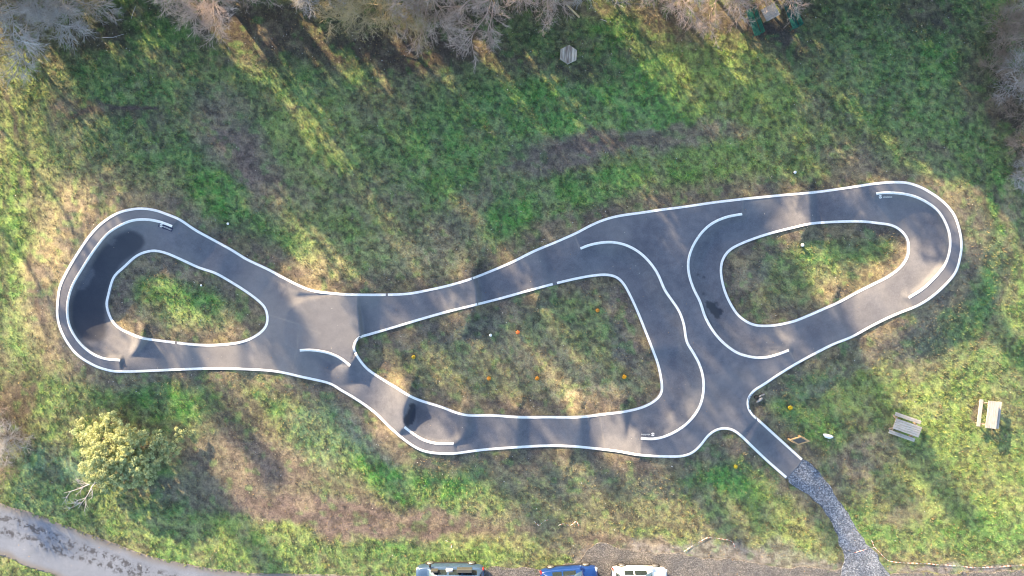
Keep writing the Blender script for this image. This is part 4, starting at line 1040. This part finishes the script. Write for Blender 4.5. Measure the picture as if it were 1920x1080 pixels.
# red and white tape
m_tape, t, b = new_mat('tape_mat', .5)
at = attr(t, 'along'); wv = N(t, 'ShaderNodeMath', operation='FRACT'); t.links.new(at.outputs['Fac'], wv.inputs[0])
t.links.new(ramp(t, wv.outputs[0], [(0, (.78, .75, .70)), (.55, (.78, .75, .70)), (.56, (.55, .20, .14)), (1, (.55, .20, .14))]), b.inputs['Base Color'])
def tape(pts, label, w=.035, lift=.07, seed=0):
    P2 = resample(pts, step=3); rs = np.random.RandomState(seed)
    P2 = P2 + .9 * np.stack([fbm(P2[:, 0] + seed * 9, P2[:, 1], 14, 2, 1) - .5, fbm(P2[:, 0], P2[:, 1] + seed * 9, 14, 2, 2) - .5], -1) * 2
    s = np.concatenate([[0], np.cumsum(np.hypot(*np.diff(P2, axis=0).T))]) / PPM
    z = h_ground(P2[:, 0], P2[:, 1]) + lift; Q = Wn(P2[:, 0], P2[:, 1], z)
    T = np.gradient(Q, axis=0); T /= np.linalg.norm(T, axis=1)[:, None]; tw = np.sin(s * 5 + seed) * .9
    nrm = np.stack([-T[:, 1], T[:, 0], np.zeros(len(T))], -1); sd2 = nrm * np.cos(tw)[:, None] + A_([0, 0, 1]) * np.sin(tw)[:, None]
    Vv = np.stack([Q - sd2 * w / 2, Q + sd2 * w / 2], 1).reshape(-1, 3); n = len(Q); i = np.arange(n - 1) * 2
    o = np_mesh('barrier_tape', Vv, np.stack([i, i + 1, i + 3, i + 2], -1), m_tape, attrs={'along': np.repeat(s / .28, 2)})
    tag(o, label, 'tape', 'strips of red and white tape')
tape([(1634,1013),(1640,1026),(1650,1038),(1660,1046),(1672,1053),(1720,1056),(1780,1060),(1840,1064),(1880,1062),(1925,1059)], 'red and white tape stretched along the bottom right edge of the grass')
tape([(1598,1038),(1612,1034),(1626,1030),(1640,1027)], 'short red and white tape crossing the gravel path', seed=2)
tape([(1282,1034),(1298,1024),(1315,1014),(1327,1008),(1345,1010),(1362,1012),(1374,1016),(1378,1028)], 'curved red and white tape on the turf above the white car', seed=3)
tape([(1002,977),(1010,986),(1018,978),(1028,975)], 'small curled tape piece left of the longer curled one', .035, seed=4)
tape([(1047,985),(1058,982),(1068,986),(1076,981),(1080,976),(1086,986)], 'curled pinkish tape lying on the mossy strip', .035, seed=5)
tape([(836,1014),(846,1018),(846,1028)], 'short curled tape in the green verge above the van', .035, seed=6)

# ------------------------------------------------------------------ cars
def paint(name, c, metallic=.0):
    m, t, b = new_mat(name, .28, c, metallic, .5, .6); b.inputs['Coat Roughness'].default_value = .05
    n = noise(t, 2.2, 3, .5, pos(t)); t.links.new(mixc(t, .35, c, ramp(t, n.outputs[0], [(.4, tuple(x * .8 for x in c)), (.65, tuple(min(1, x * 1.1 + .01) for x in c))])), b.inputs['Base Color'])
    return m
m_glass, _, _ = new_mat('car_glass_mat', .06, (.02, .03, .035), 0, .8, .5)
m_wind, _, _ = new_mat('windscreen_mat', .08, (.10, .16, .19), 0, .8, .6)
m_tyre, _, _ = new_mat('tyre_mat', .9, (.02, .02, .02))
m_rim, _, _ = new_mat('rim_mat', .35, (.5, .5, .52), .8)
m_lamp, _, _ = new_mat('headlamp_mat', .1, (.75, .78, .8), 0, .7)
m_tail, _, _ = new_mat('tail_lamp_mat', .2, (.45, .02, .02), 0, .6)
m_trim, _, _ = new_mat('black_trim_mat', .7, (.025, .025, .027))
def make_car(u, v, rz, L, Wd, H, body_mat, label, van=False, trim=None, group='cars parked along the bottom edge'):
    z0 = hz(u, v) + .06; root = empty('parked_car', W(u, v, z0), rz); tag(root, label, 'car', group)
    hl, w2 = L / 2, Wd / 2; belt = H * .60
    def hw(x): t_ = abs(x) / hl; return w2 * (1 - .13 * t_ ** 5 - .03 * t_ ** 2)
    def deck(x):
        t_ = x / hl
        if t_ > .38: return belt - (.13 if not van else .06) * ((t_ - .38) / .62) ** 1.3 * (H / 1.5) - .10 * max(0, (t_ - .9) / .1) ** 2
        return belt + .02 - .12 * max(0, (-t_ - .93) / .07) ** 2
    st = [-1, -.985, -.95, -.88, -.75, -.6, -.45, -.3, -.15, 0, .15, .3, .45, .6, .72, .82, .9, .95, .985, 1]
    vs = []; fs = []
    for k, t_ in enumerate(st):
        x = t_ * hl; e = max(0, (abs(t_) - .93) / .07); s = 1 - .14 * e ** 2; w = hw(x) * s; d = deck(x); zb = .22 + .10 * e
        ring = [(w * .80, zb), (w * .97, zb + .08), (w, .48), (w * .995, d * .80), (w * .965, d - .05), (w * .90, d), (w * .5, d + .035), (0, d + .05)]
        full = [(y, z) for y, z in ring] + [(-y, z) for y, z in ring[-2::-1]]
        for y, z in full: vs.append((x, y, z))
    nr = 15
    for i in range(len(st) - 1):
        for k in range(nr - 1): fs.append((i * nr + k, i * nr + k + 1, (i + 1) * nr + k + 1, (i + 1) * nr + k))
        fs.append((i * nr + nr - 1, i * nr, (i + 1) * nr, (i + 1) * nr + nr - 1))
    fs += [tuple(range(nr)), tuple(range((len(st) - 1) * nr, len(st) * nr))[::-1]]
    mesh_obj('body', vs, fs, body_mat, root, True)
    xf, xr = (hl * .50, -hl * .93) if not van else (hl * .66, -hl * .97)
    fr = .26 if not van else .17; rr0 = .82 if not van else .94
    def cab(s, a, off=0.0):
        x = xf + (xr - xf) * s
        up = min(1, s / fr) ** .85 if s < fr else (1 if s < rr0 else 1 - ((s - rr0) / (1 - rr0)) ** 1.5 * .92)
        top = belt + (H - belt) * max(up, .02) - .03 * abs(s - .5)
        c_, s_ = math.cos(a), math.sin(a); y = hw(x) * .90 * math.copysign(abs(c_) ** .42, c_); z = belt - .02 + (top - belt + .02) * abs(s_) ** .5
        y *= 1 - .24 * max(0, z - belt) / (H - belt)
        return Vector((x, y, z)) + Vector((0, math.copysign(off * abs(c_), c_), off * s_ + 0)) + (Vector((off, 0, 0)) if s < fr else Vector())
    def grid(s0, s1, a0, a1, ns, na, off=0.0):
        V_ = [cab(s0 + (s1 - s0) * i / ns, a0 + (a1 - a0) * j / na, off) for i in range(ns + 1) for j in range(na + 1)]
        return V_, [(i * (na + 1) + j, i * (na + 1) + j + 1, (i + 1) * (na + 1) + j + 1, (i + 1) * (na + 1) + j) for i in range(ns) for j in range(na)]
    V_, F_ = grid(0, 1, 0, math.pi, 30, 28); mesh_obj('roof', V_, F_, body_mat, root, True)
    V_, F_ = grid(.045, fr * .92, .62, math.pi - .62, 6, 12, .014); mesh_obj('windscreen', V_, F_, m_wind, root, True)
    V_, F_ = grid(rr0 + (1 - rr0) * .25, .97, .62, math.pi - .62, 4, 10, .014); mesh_obj('rear_window', V_, F_, m_glass, root, True)
    wins = [(fr * .75, .50), (.535, .76)] if not van else [(fr * .8, .36), (.40, .62), (.66, .90)]
    for sgn in (0, 1):
        for s0, s1 in wins:
            a0, a1 = (.05, .62) if sgn == 0 else (math.pi - .62, math.pi - .05)
            V_, F_ = grid(s0, s1, a0, a1, 6, 6, .012); mesh_obj('side_window', V_, F_, m_glass, root, True)
        sy = 1 if sgn == 0 else -1
        x = hl * .42 if not van else hl * .58
        vs_ = MB().box((x, sy * (w2 + .09), belt + .06), (.14, .20, .13), bev=.04).build('side_mirror', trim or body_mat, root, True)
        m = MB(); m.tube([(hl * .05, sy * w2 * .62, H + .03), (-hl * .1, sy * w2 * .63, H + .045), (-hl * .62, sy * w2 * .61, H + .02)], .018, 6); m.build('roof_rail', m_trim, root)
        for x in ((hl * .08, -hl * .32)): MB().box((x, sy * (w2 * .995), belt - .16), (.18, .03, .03), bev=.008).build('door_handle', trim or body_mat, root)
        for xw in (hl * .62, -hl * .62):
            wr = empty('wheel'); wr.parent = root; wr.location = (xw, sy * (w2 - .10), .32)
            for nm, r0, wd, mt in (('tyre', .32, .20, m_tyre), ('rim', .21, .215, m_rim)):
                q = []; f = []; n = 20
                prof = [(-wd / 2, r0 * .62), (-wd / 2, r0 * .93), (-wd * .35, r0), (wd * .35, r0), (wd / 2, r0 * .93), (wd / 2, r0 * .62)] if nm == 'tyre' else [(-wd / 2, .02), (-wd / 2, r0), (wd / 2, r0), (wd / 2 - .03, .05), (wd / 2, .02)]
                for k in range(n):
                    a = 2 * math.pi * k / n
                    for yy, r in prof: q.append((r * math.cos(a), yy, r * math.sin(a)))
                mm = len(prof)
                for k in range(n):
                    for j in range(mm - 1): f.append((k * mm + j, k * mm + j + 1, ((k + 1) % n) * mm + j + 1, ((k + 1) % n) * mm + j))
                mesh_obj(nm, q, f, mt, wr, True)
        MB().box((hl * .945, sy * w2 * .68, belt * .80), (.16, .34, .12), rz=-sy * .35, bev=.04).build('headlight', m_lamp, root, True)
        MB().box((-hl * .975, sy * w2 * .78, belt * .86), (.10, .20, .26), rz=sy * .3, bev=.03).build('tail_light', m_tail, root, True)
        MB().box((0, sy * w2 * .985, .30), (L * .52, .06, .10), bev=.02).build('side_skirt', m_trim, root)
    return root, cab, belt, w2, hl, H
m_van = paint('silver_blue_paint', (.055, .105, .20), .3); m_blue = paint('blue_paint', (.006, .038, .18)); m_wht = paint('white_paint', (.80, .80, .80))
van, cab, belt, w2, hl, H_ = make_car(846, 1077, math.pi, 4.45, 1.85, 1.75, m_van, 'silver-blue van with roof rack and side window units, leftmost parked vehicle', van=True, trim=m_trim)
MB().box((.1, 0, H_ + .07), (2.1, 1.05, .05), bev=.02).box((-.1, 0, H_ + .13), (1.5, .12, .05), bev=.01).build('roof_panel', m_trim, van)
m_grey, _, _ = new_mat('grey_cover_mat', .6, (.06, .064, .062))
MB().box((.95, -w2 * .93, belt + .42), (.44, .12, .40), bev=.02).build('window_cover', m_grey, van)
MB().box((-1.0, -w2 * .97, belt + .45), (.98, .24, .42), bev=.03).build('window_cover', m_grey, van)
MB().box((.0, -w2 * .90, belt + .26), (.44, .18, .20), bev=.06).build('cushion', m_stone, van, True)
make_car(1066, 1080, math.radians(4), 3.75, 1.72, 1.5, m_blue, 'bright blue small car, middle one of the parked vehicles')
make_car(1195, 1079, math.radians(-1), 3.6, 1.68, 1.48, m_wht, 'white small car, rightmost of the parked vehicles')
print('objects', len(bpy.data.objects))
